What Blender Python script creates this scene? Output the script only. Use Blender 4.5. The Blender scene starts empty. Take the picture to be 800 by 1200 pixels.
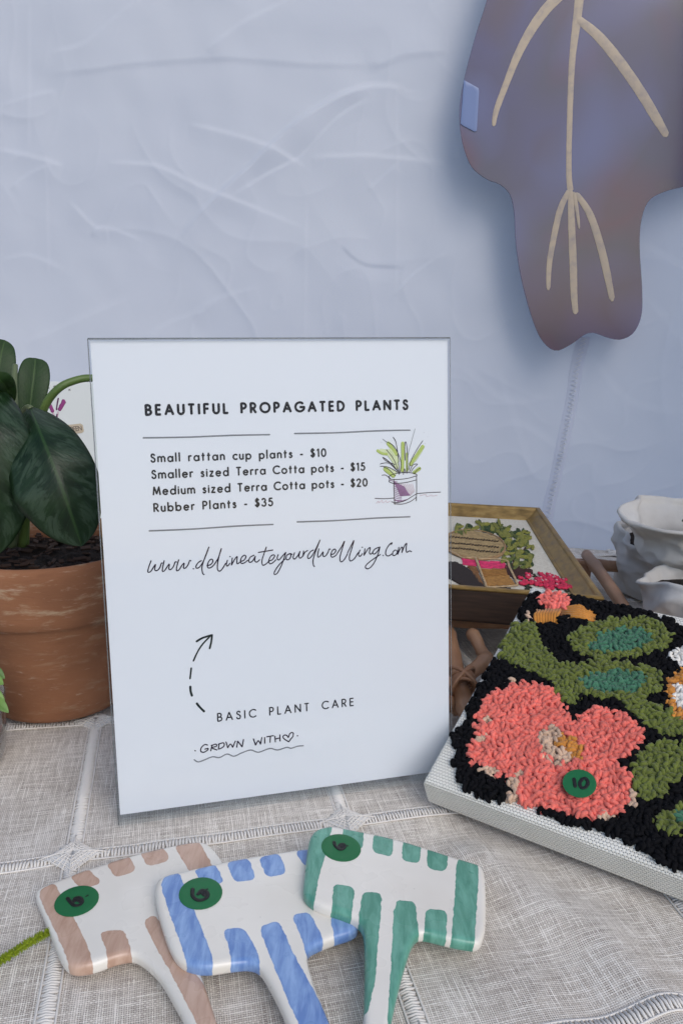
import bpy, bmesh, math, random
import numpy as np
from mathutils import Vector, Matrix, noise
from mathutils.geometry import delaunay_2d_cdt
random.seed(7); rng = np.random.default_rng(7)
PI = math.pi; R = math.radians
S = bpy.context.scene; COL = S.collection

# ------------------------------------------------------------------ camera, light, exposure
PITCH = R(14); UX = 0.0117; CAMH = 0.2948; F = 905.0
_U = Vector((UX, -math.cos(PITCH), -math.sin(PITCH))).normalized()
_Fw = (Vector((0, 0, 1)) - _U.z * _U).normalized(); _X = _Fw.cross(_U)
M3 = Matrix((_X, _Fw, _U))                       # camera (x right, y down, z forward) -> world
EYE = Vector((0, 0, CAMH))
cam = bpy.data.cameras.new('camera'); camo = bpy.data.objects.new('camera', cam); COL.objects.link(camo)
cam.sensor_fit = 'VERTICAL'; cam.sensor_height = 24; cam.lens = 24 * F / 1200
cam.clip_start = .01; cam.clip_end = 200
cr = M3 @ Vector((1, 0, 0)); cu = M3 @ Vector((0, -1, 0)); cb = M3 @ Vector((0, 0, -1))
camo.matrix_world = Matrix(((cr.x, cu.x, cb.x, EYE.x), (cr.y, cu.y, cb.y, EYE.y), (cr.z, cu.z, cb.z, EYE.z), (0, 0, 0, 1)))
S.camera = camo

SUN_EL, SUN_AZ = R(40), R(150)                   # azimuth clockwise from +Y (behind the wall): light from front right, high
W = bpy.data.worlds.new('World'); S.world = W; W.use_nodes = True
wn = W.node_tree.nodes; wl = W.node_tree.links
bg = wn['Background']; bg.inputs['Strength'].default_value = 0.125
sky = wn.new('ShaderNodeTexSky'); sky.sky_type = 'NISHITA'; sky.sun_disc = False
sky.sun_elevation = SUN_EL; sky.sun_rotation = SUN_AZ; sky.air_density = 1.0; sky.dust_density = 1.6; sky.ozone_density = 1.0
wl.new(sky.outputs[0], bg.inputs['Color'])
sd = bpy.data.lights.new('sun', 'SUN'); so = bpy.data.objects.new('sun', sd); COL.objects.link(so)
sd.energy = 1.08; sd.angle = R(44); sd.color = (1.0, .97, .93)
sdir = Vector((math.sin(SUN_AZ) * math.cos(SUN_EL), math.cos(SUN_AZ) * math.cos(SUN_EL), math.sin(SUN_EL)))
so.rotation_euler = sdir.to_track_quat('Z', 'Y').to_euler(); so.location = sdir * 3
S.view_settings.view_transform = 'Standard'; S.view_settings.look = 'None'
S.view_settings.exposure = 0.24; S.view_settings.gamma = 1.0; S.view_settings.use_curve_mapping = False
S.render.engine = 'CYCLES'
S.cycles.max_bounces = 8; S.cycles.transparent_max_bounces = 12
S.cycles.use_denoising = True; S.cycles.denoiser = 'OPENIMAGEDENOISE'; S.cycles.denoising_input_passes = 'RGB_ALBEDO_NORMAL'; S.cycles.denoising_prefilter = 'ACCURATE'

# ------------------------------------------------------------------ tracing helpers: a photo pixel onto a real plane
def ray(u, v): return M3 @ Vector(((u - 400) / F, (v - 600) / F, 1))
def onZ(u, v, z=0.0):
    d = ray(u, v); return EYE + d * ((z - CAMH) / d.z)
def onY(u, v, y):
    d = ray(u, v); return EYE + d * (y / d.y)
def onP(u, v, p0, n):
    d = ray(u, v); return EYE + d * ((p0 - EYE).dot(n) / d.dot(n))

# ------------------------------------------------------------------ materials
def mat(name, color=(.8, .8, .8), rough=.6, **kw):
    m = bpy.data.materials.new(name); m.use_nodes = True
    b = m.node_tree.nodes['Principled BSDF']
    b.inputs['Base Color'].default_value = (*color, 1); b.inputs['Roughness'].default_value = rough
    for k, v in kw.items(): b.inputs[k.replace('_', ' ')].default_value = v
    return m
class NT:
    def __init__(s, m): s.m = m; s.n = m.node_tree.nodes; s.l = m.node_tree.links; s.b = s.n['Principled BSDF']
    def val(s, sock, v):
        if hasattr(v, 'is_output') or isinstance(v, bpy.types.NodeSocket): s.l.new(v, sock)
        elif isinstance(v, (tuple, list)):
            sock.default_value = (*v, 1) if (sock.type == 'RGBA' and len(v) == 3) else v
        else: sock.default_value = v
    def math(s, op, a, b=0.0, c=None):
        n = s.n.new('ShaderNodeMath'); n.operation = op; s.val(n.inputs[0], a); s.val(n.inputs[1], b)
        if c is not None: s.val(n.inputs[2], c)
        return n.outputs[0]
    def obj(s): return s.n.new('ShaderNodeTexCoord').outputs['Object']
    def mapping(s, v, sc=(1, 1, 1), rot=(0, 0, 0), loc=(0, 0, 0)):
        n = s.n.new('ShaderNodeMapping'); s.val(n.inputs['Vector'], v); n.inputs['Scale'].default_value = sc
        n.inputs['Rotation'].default_value = rot; n.inputs['Location'].default_value = loc; return n.outputs[0]
    def noise(s, v, scale, detail=3, rough=.5, dist=0, dim='3D', w=None):
        n = s.n.new('ShaderNodeTexNoise'); n.noise_dimensions = dim
        if dim != '1D': s.val(n.inputs['Vector'], v)
        if w is not None: s.val(n.inputs['W'], w)
        n.inputs['Scale'].default_value = scale; n.inputs['Detail'].default_value = detail
        n.inputs['Roughness'].default_value = rough; n.inputs['Distortion'].default_value = dist
        return n.outputs[0]
    def ramp(s, f, stops, interp='LINEAR'):
        n = s.n.new('ShaderNodeValToRGB'); s.val(n.inputs[0], f); cr = n.color_ramp; cr.interpolation = interp
        while len(cr.elements) < len(stops): cr.elements.new(.5)
        for e, (p, c) in zip(cr.elements, stops):
            e.position = p; e.color = (*c, 1) if len(c) == 3 else c
        return n.outputs[0]
    def mr(s, f, a, b, c=0.0, d=1.0):
        n = s.n.new('ShaderNodeMapRange'); s.val(n.inputs[0], f)
        for i, x in zip((1, 2, 3, 4), (a, b, c, d)): n.inputs[i].default_value = x
        return n.outputs[0]
    def mix(s, f, a, b, bt='MIX'):
        n = s.n.new('ShaderNodeMix'); n.data_type = 'RGBA'; n.blend_type = bt
        s.val(n.inputs[0], f); s.val(n.inputs[6], a); s.val(n.inputs[7], b); return n.outputs[2]
    def attr(s, name):
        n = s.n.new('ShaderNodeAttribute'); n.attribute_name = name; return n.outputs['Fac'], n.outputs['Vector']
    def sep(s, v):
        n = s.n.new('ShaderNodeSeparateXYZ'); s.val(n.inputs[0], v); return n.outputs
    def comb(s, x=0.0, y=0.0, z=0.0):
        n = s.n.new('ShaderNodeCombineXYZ'); s.val(n.inputs[0], x); s.val(n.inputs[1], y); s.val(n.inputs[2], z); return n.outputs[0]
    def bump(s, h, strength=.5, dist=.001, normal=None):
        n = s.n.new('ShaderNodeBump'); n.inputs['Strength'].default_value = strength; n.inputs['Distance'].default_value = dist
        s.val(n.inputs['Height'], h)
        if normal is not None: s.val(n.inputs['Normal'], normal)
        return n.outputs[0]
    def col(s, v): s.val(s.b.inputs['Base Color'], v)
    def nrm(s, v): s.val(s.b.inputs['Normal'], v)
    def rough(s, v): s.val(s.b.inputs['Roughness'], v)

# ------------------------------------------------------------------ mesh helpers
def tag(o, label=None, cat=None, group=None, kind=None):
    if label: o['label'] = label
    if cat: o['category'] = cat
    if group: o['group'] = group
    if kind: o['kind'] = kind
    return o
INV = {}
def thing(name, label, cat, loc, group=None):
    o = bpy.data.objects.new(name, None); COL.objects.link(o); o.location = loc; o.empty_display_size = .02
    INV[o] = Matrix.Translation(Vector(loc)); return tag(o, label, cat, group)
def link(name, me, m, parent=None, smooth=True):
    o = bpy.data.objects.new(name, me); COL.objects.link(o)
    ms = m if isinstance(m, (list, tuple)) else [m]
    for x in ms: me.materials.append(x)
    if smooth: me.polygons.foreach_set('use_smooth', [True] * len(me.polygons))
    if parent is not None:
        o.parent = parent; o.matrix_parent_inverse = INV.get(parent, Matrix()).inverted(); INV[o] = Matrix()
    else: INV[o] = Matrix()
    return o
class MB:
    def __init__(s): s.v = []; s.f = []; s.mi = []; s.cur = 0
    def add(s, vs, fs):
        k = len(s.v); s.v += [tuple(x) for x in vs]; s.f += [tuple(i + k for i in f) for f in fs]; s.mi += [s.cur] * len(fs)
    def box(s, c, sx, sy, sz, ax=None):
        ax = ax or (Vector((1, 0, 0)), Vector((0, 1, 0)), Vector((0, 0, 1))); c = Vector(c)
        vs = [c + ax[0] * sx / 2 * i + ax[1] * sy / 2 * j + ax[2] * sz / 2 * k for i in (-1, 1) for j in (-1, 1) for k in (-1, 1)]
        s.add(vs, [(0, 1, 3, 2), (4, 6, 7, 5), (0, 4, 5, 1), (2, 3, 7, 6), (0, 2, 6, 4), (1, 5, 7, 3)])
    def tube(s, pts, r, n=8, up=None, flat=None, caps=True):
        pts = [Vector(p) for p in pts]; N = len(pts)
        rs = r if isinstance(r, (list, tuple)) else [r] * N
        vs = []; pu = up
        for i, p in enumerate(pts):
            t = (pts[min(i + 1, N - 1)] - pts[max(i - 1, 0)])
            if t.length < 1e-9: t = Vector((0, 0, 1))
            t.normalize()
            if up is not None: u = up
            else:
                if pu is None: pu = Vector((0, 0, 1)) if abs(t.z) < .9 else Vector((1, 0, 0))
                u = (pu - t * pu.dot(t)).normalized(); pu = u
            sd_ = t.cross(u).normalized(); u2 = sd_.cross(t).normalized()
            for k in range(n):
                a = 2 * PI * k / n
                vs.append(p + sd_ * math.cos(a) * rs[i] + u2 * math.sin(a) * (rs[i] if flat is None else flat))
        fs = [(i * n + k, i * n + (k + 1) % n, (i + 1) * n + (k + 1) % n, (i + 1) * n + k) for i in range(N - 1) for k in range(n)]
        if caps: fs += [tuple(range(n))[::-1], tuple((N - 1) * n + k for k in range(n))]
        s.add(vs, fs)
    def lathe(s, prof, c, n=64, fn=None):
        vs = []
        for (r, z) in prof:
            for k in range(n):
                a = 2 * PI * k / n; rr, zz = (r, z) if fn is None else fn(r, z, a)
                vs.append((c[0] + rr * math.cos(a), c[1] + rr * math.sin(a), c[2] + zz))
        s.add(vs, [(i * n + k, i * n + (k + 1) % n, (i + 1) * n + (k + 1) % n, (i + 1) * n + k) for i in range(len(prof) - 1) for k in range(n)])
    def disc(s, pts):
        s.add(pts, [tuple(range(len(pts)))])
    def grid(s, P):                                    # P: rows of points
        nr, nc = len(P), len(P[0])
        s.add([p for row in P for p in row], [(i * nc + j, i * nc + j + 1, (i + 1) * nc + j + 1, (i + 1) * nc + j) for i in range(nr - 1) for j in range(nc - 1)])
    def build(s, name, m, parent=None, smooth=True):
        me = bpy.data.meshes.new(name); me.from_pydata(s.v, [], s.f); me.update()
        o = link(name, me, m, parent, smooth)
        if len(me.materials) > 1: me.polygons.foreach_set('material_index', s.mi)
        return o
def npmesh(name, V, Fq, m, parent=None, smooth=True, attrs=None):
    me = bpy.data.meshes.new(name)
    me.vertices.add(len(V)); me.vertices.foreach_set('co', np.asarray(V, np.float32).ravel())
    Fq = np.asarray(Fq, np.int32); k = Fq.shape[1]
    me.loops.add(Fq.size); me.loops.foreach_set('vertex_index', Fq.ravel())
    me.polygons.add(len(Fq)); me.polygons.foreach_set('loop_start', np.arange(0, Fq.size, k, dtype=np.int32))
    me.update(calc_edges=True); me.validate()
    for an, av in (attrs or {}).items():
        a = me.attributes.new(an, 'FLOAT', 'POINT'); a.data.foreach_set('value', np.asarray(av, np.float32))
    return link(name, me, m, parent, smooth)
def gridfaces(nr, nc):
    i, j = np.meshgrid(np.arange(nr - 1), np.arange(nc - 1), indexing='ij'); a = (i * nc + j).ravel()
    return np.stack([a, a + 1, a + nc + 1, a + nc], 1)
def spline(pts, per=6, closed=False):
    P = [tuple(p) for p in pts]; N = len(P); out = []; d = len(P[0])
    rngi = range(N) if closed else range(N - 1)
    for i in rngi:
        g = lambda k: P[k % N] if closed else P[min(max(k, 0), N - 1)]
        a, b, c, e = g(i - 1), g(i), g(i + 1), g(i + 2)
        for j in range(per):
            t = j / per
            out.append(tuple(.5 * ((2 * b[q]) + (-a[q] + c[q]) * t + (2 * a[q] - 5 * b[q] + 4 * c[q] - e[q]) * t * t + (-a[q] + 3 * b[q] - 3 * c[q] + e[q]) * t ** 3) for q in range(d)))
    if not closed: out.append(P[-1])
    return out
def chaikin(P, k=.16, it=2):
    for _ in range(it):
        out = []
        for i in range(len(P)):
            a, b = P[i], P[(i + 1) % len(P)]
            out += [tuple(a[q] + (b[q] - a[q]) * k for q in (0, 1)), tuple(b[q] + (a[q] - b[q]) * k for q in (0, 1))]
        P = out
    return P
def resample(pts, step, closed=False):
    P = np.array(pts, float)
    if closed: P = np.vstack([P, P[:1]])
    s = np.r_[0, np.cumsum(np.linalg.norm(np.diff(P, axis=0), axis=1))]
    n = max(3, int(round(s[-1] / step))); q = np.linspace(0, s[-1], n + 1)
    o = np.stack([np.interp(q, s, P[:, k]) for k in range(P.shape[1])], 1)
    return o[:-1] if closed else o
def inside(P, poly):
    P = np.asarray(P, float); poly = np.asarray(poly, float); x, y = P[:, 0], P[:, 1]; r = np.zeros(len(P), bool); j = len(poly) - 1
    for i in range(len(poly)):
        xi, yi = poly[i]; xj, yj = poly[j]
        c = ((yi > y) != (yj > y)) & (x < (xj - xi) * (y - yi) / (yj - yi + 1e-15) + xi); r ^= c; j = i
    return r
def segdist(P, poly, closed=True):
    P = np.asarray(P, float); poly = np.asarray(poly, float); A = poly; B = np.roll(poly, -1, 0)
    if not closed: A, B = poly[:-1], poly[1:]
    d = np.full(len(P), 1e9)
    for a, b in zip(A, B):
        ab = b - a; t = np.clip(((P - a) @ ab) / (ab @ ab + 1e-18), 0, 1); d = np.minimum(d, np.linalg.norm(P - a - t[:, None] * ab, axis=1))
    return d
def sdf(P, poly): return np.where(inside(P, poly), 1, -1) * segdist(P, poly)
def vnoise(P, sc, seed=0):
    return np.array([noise.noise(Vector((p[0] * sc + seed, p[1] * sc - seed, seed * .7))) for p in P])

# a slab with rounded edges from an outline in a local plane (ex, ey, n at p0)
def slab(name, outline, thick, r, step, frame, m, parent, paint=None, wob=0.0, closed_spline=True):
    p0, ex, ey, n = frame
    o = resample(outline, step, True)
    if 0.5 * np.sum(o[:, 0] * np.roll(o[:, 1], -1) - np.roll(o[:, 0], -1) * o[:, 1]) < 0: o = o[::-1]
    t = np.roll(o, -1, 0) - np.roll(o, 1, 0); t /= np.linalg.norm(t, axis=1)[:, None]
    inn = np.stack([-t[:, 1], t[:, 0]], 1)
    N = len(o); ang = [0, 18, 38, 60, 90]
    rings = []
    for a in [90, 60, 38, 18, 0]: rings.append((r * (1 - math.cos(R(a))), -thick + r - r * math.sin(R(a))))
    for a in ang: rings.append((r * (1 - math.cos(R(a))), -r + r * math.sin(R(a))))
    V2 = np.vstack([o + inn * d for d, z in rings]); Z = np.concatenate([np.full(N, z) for d, z in rings])
    faces = []
    for k in range(len(rings) - 1):
        for i in range(N):
            j = (i + 1) % N; faces.append((k * N + i, k * N + j, (k + 1) * N + j, (k + 1) * N + i))
    top = V2[-N:]
    lo, hi = top.min(0), top.max(0)
    gx, gy = np.meshgrid(np.arange(lo[0], hi[0], step), np.arange(lo[1], hi[1], step)); G = np.stack([gx.ravel(), gy.ravel()], 1)
    G = G[inside(G, top)]; G = G[segdist(G, top) > step * .6]
    vin = [Vector(p) for p in top] + [Vector(p) for p in G]
    edges = [(i, (i + 1) % N) for i in range(N)]
    vo, eo, fo, ov, oe, of = delaunay_2d_cdt(vin, edges, [], 1, 1e-7)
    base = len(V2); mapv = []
    extra = []
    for i, p in enumerate(vo):
        src = [q for q in ov[i] if q < N]
        if src: mapv.append(base - N + src[0])
        else: mapv.append(base + len(extra)); extra.append((p.x, p.y))
    V2 = np.vstack([V2, np.array(extra).reshape(-1, 2)]); Z = np.r_[Z, np.zeros(len(extra))]
    for f in fo: faces.append(tuple(mapv[i] for i in f))
    bo, be, bf, bov, boe, bof = delaunay_2d_cdt([Vector(p) for p in V2[:N]], edges, [], 1, 1e-7)
    for f in bf:
        ids = [([q for q in bov[i] if q < N] or [None])[0] for i in f]
        if None not in ids: faces.append(tuple(ids)[::-1])
    if wob: Z = Z + wob * vnoise(V2, 38, 3.1) * (Z > -thick * .6)
    V = [tuple(p0 + ex * float(a) + ey * float(b) + n * float(z)) for (a, b), z in zip(V2, Z)]
    me = bpy.data.meshes.new(name); me.from_pydata(V, [], faces); me.update()
    if paint:
        d = np.full(len(V2), -1e3)
        for poly in paint: d = np.maximum(d, sdf(V2, np.array(poly)) * 1000)
        a = me.attributes.new('paint', 'FLOAT', 'POINT'); a.data.foreach_set('value', d.astype(np.float32))
    return link(name, me, m, parent, True)
def planeframe(pa, pb, pc):
    """frame at pa, ex towards pb, plane through pc, normal upward / towards camera"""
    ex = (pb - pa).normalized(); n = ex.cross(pc - pa).normalized()
    if n.dot(EYE - pa) < 0: n = -n
    ey = n.cross(ex); return (pa, ex, ey, n)
def to2(frame, p):
    d = p - frame[0]; return (d.dot(frame[1]), d.dot(frame[2]))
def px2(frame, u, v): return to2(frame, onP(u, v, frame[0], frame[3]))
def at(frame, a, b, z=0.0): return frame[0] + frame[1] * a + frame[2] * b + frame[3] * z
def strokes(name, lines, frame, m, parent, w, lift=.0002, th=.00012, sm=4, widths=None):
    """pen strokes lying on a plane; lines are lists of local 2-D points"""
    mb = MB()
    if sm == 1:                                       # a pen lifts at a sharp corner
        out = []
        for L in lines:
            cur = [L[0]]
            for j in range(1, len(L)):
                cur.append(L[j])
                if j < len(L) - 1:
                    a = Vector(L[j]) - Vector(L[j - 1]); b = Vector(L[j + 1]) - Vector(L[j])
                    if a.length > 1e-9 and b.length > 1e-9 and a.angle(b) > R(35): out.append(cur); cur = [L[j]]
            out.append(cur)
        lines = out
    for i, L in enumerate(lines):
        P = spline(L, sm) if (sm > 1 and len(L) > 2) else L
        N = len(P); ww = w if widths is None else widths[i]
        rs = [ww * .5 * (.96 + .04 * math.sin(q)) for q in range(N)]
        z = lift + (i % 7) * 3e-6
        pts = [at(frame, p[0], p[1], z) for p in P]
        d0 = (pts[0] - pts[1]).normalized() * ww * .3; d1 = (pts[-1] - pts[-2]).normalized() * ww * .3
        pts = [pts[0] + d0] + pts + [pts[-1] + d1]; rs = [rs[0] * .55] + rs + [rs[-1] * .55]
        mb.tube(pts, rs, 8, up=frame[3], flat=th)
    return mb.build(name, m, parent)

# ------------------------------------------------------------------ stroke alphabet (geometric capitals and lower case)
def arc(cx, cy, rx, ry, a0, a1, n=12): return [(cx + rx * math.cos(R(a0 + (a1 - a0) * i / n)), cy + ry * math.sin(R(a0 + (a1 - a0) * i / n))) for i in range(n + 1)]
def sm_(p): return spline(p, 5)
X = .64
GL = {
 'A': (.78, [[(0, 0), (.39, 1), (.78, 0)], [(.14, .33), (.64, .33)]]),
 'B': (.5, [[(0, 0), (0, 1), (.22, 1)] + arc(.22, .76, .23, .24, 90, -90) + [(0, .52)], [(.22, .52)] + arc(.24, .26, .27, .26, 90, -90) + [(0, 0)]]),
 'C': (.8, [arc(.5, .5, .5, .5, 48, 312, 20)]), 'D': (.68, [[(0, 0), (0, 1), (.2, 1)] + arc(.2, .5, .48, .5, 90, -90, 16) + [(0, 0)]]),
 'E': (.42, [[(.42, 1), (0, 1), (0, 0), (.42, 0)], [(0, .52), (.38, .52)]]), 'F': (.42, [[(.42, 1), (0, 1), (0, 0)], [(0, .52), (.38, .52)]]),
 'G': (.96, [arc(.5, .5, .5, .5, 48, 355, 22) + [(.98, .48), (.55, .48)]]), 'I': (.02, [[(0, 0), (0, 1)]]),
 'L': (.38, [[(0, 1), (0, 0), (.38, 0)]]), 'M': (.86, [[(0, 0), (.13, 1), (.43, .12), (.73, 1), (.86, 0)]]),
 'N': (.7, [[(0, 0), (0, 1), (.7, 0), (.7, 1)]]), 'O': (1., [arc(.5, .5, .5, .5, 90, 450, 26)]),
 'P': (.48, [[(0, 0), (0, 1), (.22, 1)] + arc(.22, .73, .26, .27, 90, -90) + [(0, .46)]]),
 'R': (.52, [[(0, 0), (0, 1), (.22, 1)] + arc(.22, .73, .26, .27, 90, -90) + [(0, .46)], [(.2, .46), (.52, 0)]]),
 'S': (.46, [sm_([(.42, .84), (.35, .96), (.23, 1), (.09, .94), (.04, .78), (.1, .64), (.28, .52), (.42, .4), (.46, .24), (.38, .06), (.22, 0), (.07, .06), (0, .2)])]),
 'T': (.52, [[(0, 1), (.52, 1)], [(.26, 1), (.26, 0)]]), 'U': (.58, [[(0, 1), (0, .3)] + arc(.29, .3, .29, .3, 180, 360) + [(.58, 1)]]),
 'V': (.7, [[(0, 1), (.35, 0), (.7, 1)]]),
 'a': (.6, [arc(.29, .31, .29, .32, 0, 360, 20), [(.6, 0), (.6, X)]]), 'b': (.6, [[(0, 0), (0, 1.08)], arc(.31, .31, .29, .32, 0, 360, 20)]),
 'c': (.46, [arc(.31, .31, .31, .32, 50, 310, 16)]), 'd': (.6, [arc(.29, .31, .29, .32, 0, 360, 20), [(.6, 0), (.6, 1.08)]]),
 'e': (.6, [[(.02, .33), (.58, .33)] + arc(.3, .31, .29, .32, 4, 318, 18)]), 'i': (.04, [[(.02, 0), (.02, X)], [(.0, .87), (.04, .87)]]),
 'l': (.03, [[(0, 0), (0, 1.08)]]), 'm': (.84, [[(0, 0), (0, X)], [(0, .36)] + arc(.21, .4, .21, .25, 170, 0) + [(.42, 0)], [(.42, .36)] + arc(.63, .4, .21, .25, 170, 0) + [(.84, 0)]]),
 'n': (.46, [[(0, 0), (0, X)], [(0, .36)] + arc(.23, .4, .23, .25, 170, 0) + [(.46, 0)]]), 'o': (.62, [arc(.31, .31, .31, .32, 90, 450, 20)]),
 'p': (.6, [[(0, -.34), (0, X)], arc(.31, .31, .29, .32, 0, 360, 20)]), 'r': (.27, [[(0, 0), (0, X)], [(0, .34)] + arc(.2, .38, .2, .26, 165, 60, 8)]),
 's': (.34, [sm_([(.31, .53), (.24, .62), (.14, .62), (.05, .55), (.06, .43), (.17, .35), (.3, .27), (.33, .13), (.24, .02), (.12, 0), (.02, .08)])]),
 't': (.3, [[(.14, 0), (.14, .92)], [(0, X), (.3, X)]]), 'u': (.44, [[(0, X), (0, .24)] + arc(.22, .23, .22, .24, 180, 360) + [(.44, X)], [(.44, .2), (.44, 0)]]),
 'z': (.42, [[(.02, X), (.4, X), (0, 0), (.42, 0)]]), '-': (.28, [[(0, .34), (.28, .34)]]),
 '0': (.56, [arc(.28, .5, .28, .5, 90, 450, 22)]), '1': (.2, [[(0, .86), (.18, 1), (.18, 0)]]),
 '2': (.5, [arc(.25, .73, .24, .27, 170, -35, 12) + [(.02, 0), (.5, 0)]]),
 '3': (.5, [arc(.24, .76, .22, .24, 155, -80, 12), arc(.24, .28, .27, .28, 80, -155, 14)]),
 '5': (.5, [[(.46, 1), (.14, 1), (.08, .58)] + arc(.23, .32, .27, .32, 115, -150, 16)]),
 '$': (.46, [sm_([(.42, .84), (.35, .95), (.23, .98), (.09, .93), (.04, .78), (.1, .64), (.28, .52), (.42, .4), (.46, .24), (.38, .07), (.22, .02), (.07, .07), (0, .2)]), [(.23, -.1), (.23, 1.1)]]),
}
def textlines(txt, p0, p1, h, wspace=.62):
    """stroke lines in local 2-D, text set from p0 to p1 on its baseline with cap height h"""
    p0 = np.array(p0); p1 = np.array(p1); L = np.linalg.norm(p1 - p0); ex = (p1 - p0) / L; ey = np.array([-ex[1], ex[0]])
    adv = [GL[c][0] if c != ' ' else wspace - .25 for c in txt]
    tr = (L / h - sum(adv)) / (len(txt) - 1)
    out = []; x = 0
    for c, a in zip(txt, adv):
        if c != ' ':
            for ln in GL[c][1]: out.append([tuple(p0 + ex * (x + q[0]) * h + ey * q[1] * h) for q in ln])
        x += a + tr
    return out

# ================================================================== SETTING
TABLE_Z = -.74; BACK = 1.006; FRONT = .225; HALF = .80; WALLY = 1.06
m_ground = mat('worn_concrete', (.34, .33, .31), .9); g = NT(m_ground)
g.col(g.ramp(g.noise(g.obj(), 6, 6), [(.3, (.29, .28, .26)), (.7, (.40, .385, .36))])); g.nrm(g.bump(g.noise(g.obj(), 90, 4), .8, .02))
mb = MB(); mb.grid([[(x, y, TABLE_Z) for x in np.linspace(-60, 60, 13)] for y in np.linspace(-60, 60, 13)])
tag(mb.build('ground', m_ground, smooth=False), kind='structure')

# table under the cloth
m_tab = mat('grey_table_plastic', (.55, .55, .54), .5); m_leg = mat('steel', (.25, .25, .26), .35, Metallic=.9)
tb = thing('folding_table', 'long folding table standing under the linen tablecloth', 'table', (0, (BACK + FRONT) / 2, TABLE_Z))
mb = MB(); mb.box((0, (BACK + FRONT) / 2, -.028), 2 * HALF - .012, BACK - FRONT - .012, .04); mb.build('table_top', m_tab, tb, False)
for sx in (-1, 1):
    for sy in (FRONT + .08, BACK - .08):
        mb = MB(); mb.tube([(sx * (HALF - .12), sy, TABLE_Z), (sx * (HALF - .12), sy, -.0485)], .014, 12); mb.build('leg', m_leg, tb)

# tablecloth: linen with drawn-thread bands
GA = math.atan2(.035, .155); GO = (.005, .413); CELL = .159
ca, sa = math.cos(GA), math.sin(GA)
def ab(x, y): return ((x - GO[0]) * ca + (y - GO[1]) * sa, -(x - GO[0]) * sa + (y - GO[1]) * ca)
def xy(a, b): return (GO[0] + a * ca - b * sa, GO[1] + a * sa + b * ca)
fold = np.array([tuple(onZ(*q))[:2] for q in ((560, 1000), (640, 1055), (700, 1090), (760, 1150), (830, 1230))])
fold2 = np.array([tuple(onZ(*q))[:2] for q in ((0, 905), (60, 930), (130, 925))])
def hz(P):
    P = np.asarray(P, float)
    h = np.array([min(0, noise.noise(Vector((x * 9, y * 9, 1.3))) * .9 + noise.noise(Vector((x * 26, y * 26, 5.3))) * .45 - .5) for x, y in P]) * .0024
    d = segdist(P, fold, False); h = h + .0050 * np.exp(-(d / .014) ** 2) - .0018 * np.exp(-((d - .030) / .012) ** 2)
    d = segdist(P, fold2, False); h = h + .0012 * np.exp(-(d / .012) ** 2)
    return h
m_lin = mat('open_weave_linen', (.5, .48, .46), .95); g = NT(m_lin)
wa, _ = g.attr('wa'); wb, _ = g.attr('wb')
v = g.comb(wa, wb, 0.0)
PT = .00108
jit = g.noise(v, 45, 2); wa2 = g.math('ADD', wa, g.math('MULTIPLY', jit, .0012)); wb2 = g.math('ADD', wb, g.math('MULTIPLY', g.noise(g.mapping(v, loc=(3, 1, 0)), 45, 2), .0012))
def threads(p, along, seed):
    u = g.math('MULTIPLY', p, 1 / PT); idx = g.math('FLOOR', u); fr_ = g.math('ABSOLUTE', g.math('SUBTRACT', g.math('FRACT', u), .5))
    tone = g.noise(g.comb(g.math('MULTIPLY', idx, 3.71), g.math('MULTIPLY', along, 34.0), seed), 1, 2, .6)
    wid = g.noise(g.comb(g.math('MULTIPLY', idx, 5.13), g.math('MULTIPLY', along, 110.0), seed + 5), 1, 2, .6)
    prof = g.math('SUBTRACT', g.mr(wid, .3, .72, .26, .50), fr_)             # > 0 inside the yarn
    return idx, g.mr(prof, -.06, .10), g.mr(tone, .28, .72), tone
iA, pA_, tA, rA = threads(wa2, wb2, 1.0); iB, pB_, tB, rB = threads(wb2, wa2, 9.0)
par = g.math('ABSOLUTE', g.math('MODULO', g.math('ADD', iA, iB), 2.0))        # plain weave: over, under
hA = g.math('MULTIPLY', pA_, g.math('MULTIPLY_ADD', par, .35, .65)); hB = g.math('MULTIPLY', pB_, g.math('SUBTRACT', 1.0, g.math('MULTIPLY', par, .35)))
fA = g.math('MULTIPLY', hA, g.math('MULTIPLY_ADD', tA, .62, .38)); fB = g.math('MULTIPLY', hB, g.math('MULTIPLY_ADD', tB, .62, .38))
f = g.math('MAXIMUM', fA, fB)
slub = g.math('MAXIMUM', g.math('MULTIPLY', g.mr(rA, .60, .68), pA_), g.math('MULTIPLY', g.mr(rB, .60, .68), pB_))
patch = g.mr(g.noise(v, 14, 3), .3, .7, -.07, .07)
f = g.math('ADD', g.math('ADD', f, patch), g.math('MULTIPLY', slub, .16))
g.col(g.ramp(f, [(.06, (.135, .105, .088)), (.30, (.36, .315, .275)), (.58, (.635, .58, .515)), (.85, (.87, .825, .76))]))
g.nrm(g.bump(f, .7, .0006))
xs = np.unique(np.r_[np.linspace(-HALF, -.5, 26), np.linspace(-.5, .5, 251), np.linspace(.5, HALF, 26)])
ys = np.unique(np.r_[np.linspace(FRONT, .62, 101), np.linspace(.62, BACK, 61)])
def drape(vals, lo, hi, L=.34, n=14):                # parameter past an edge hangs down
    return np.r_[lo - np.linspace(L, .012, n), vals, hi + np.linspace(.012, L, n)]
UU, VV = np.meshgrid(drape(xs, -HALF, HALF), drape(ys, FRONT, BACK), indexing='xy')
uu, vv = UU.ravel(), VV.ravel()
ox = np.maximum(np.abs(uu) - HALF, 0); oy = np.where(vv > BACK, vv - BACK, np.where(vv < FRONT, FRONT - vv, 0))
xx = np.clip(uu, -HALF, HALF); yy = np.clip(vv, FRONT, BACK)
zz = hz(np.stack([xx, yy], 1)) - .003
hang = ox + oy
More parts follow.
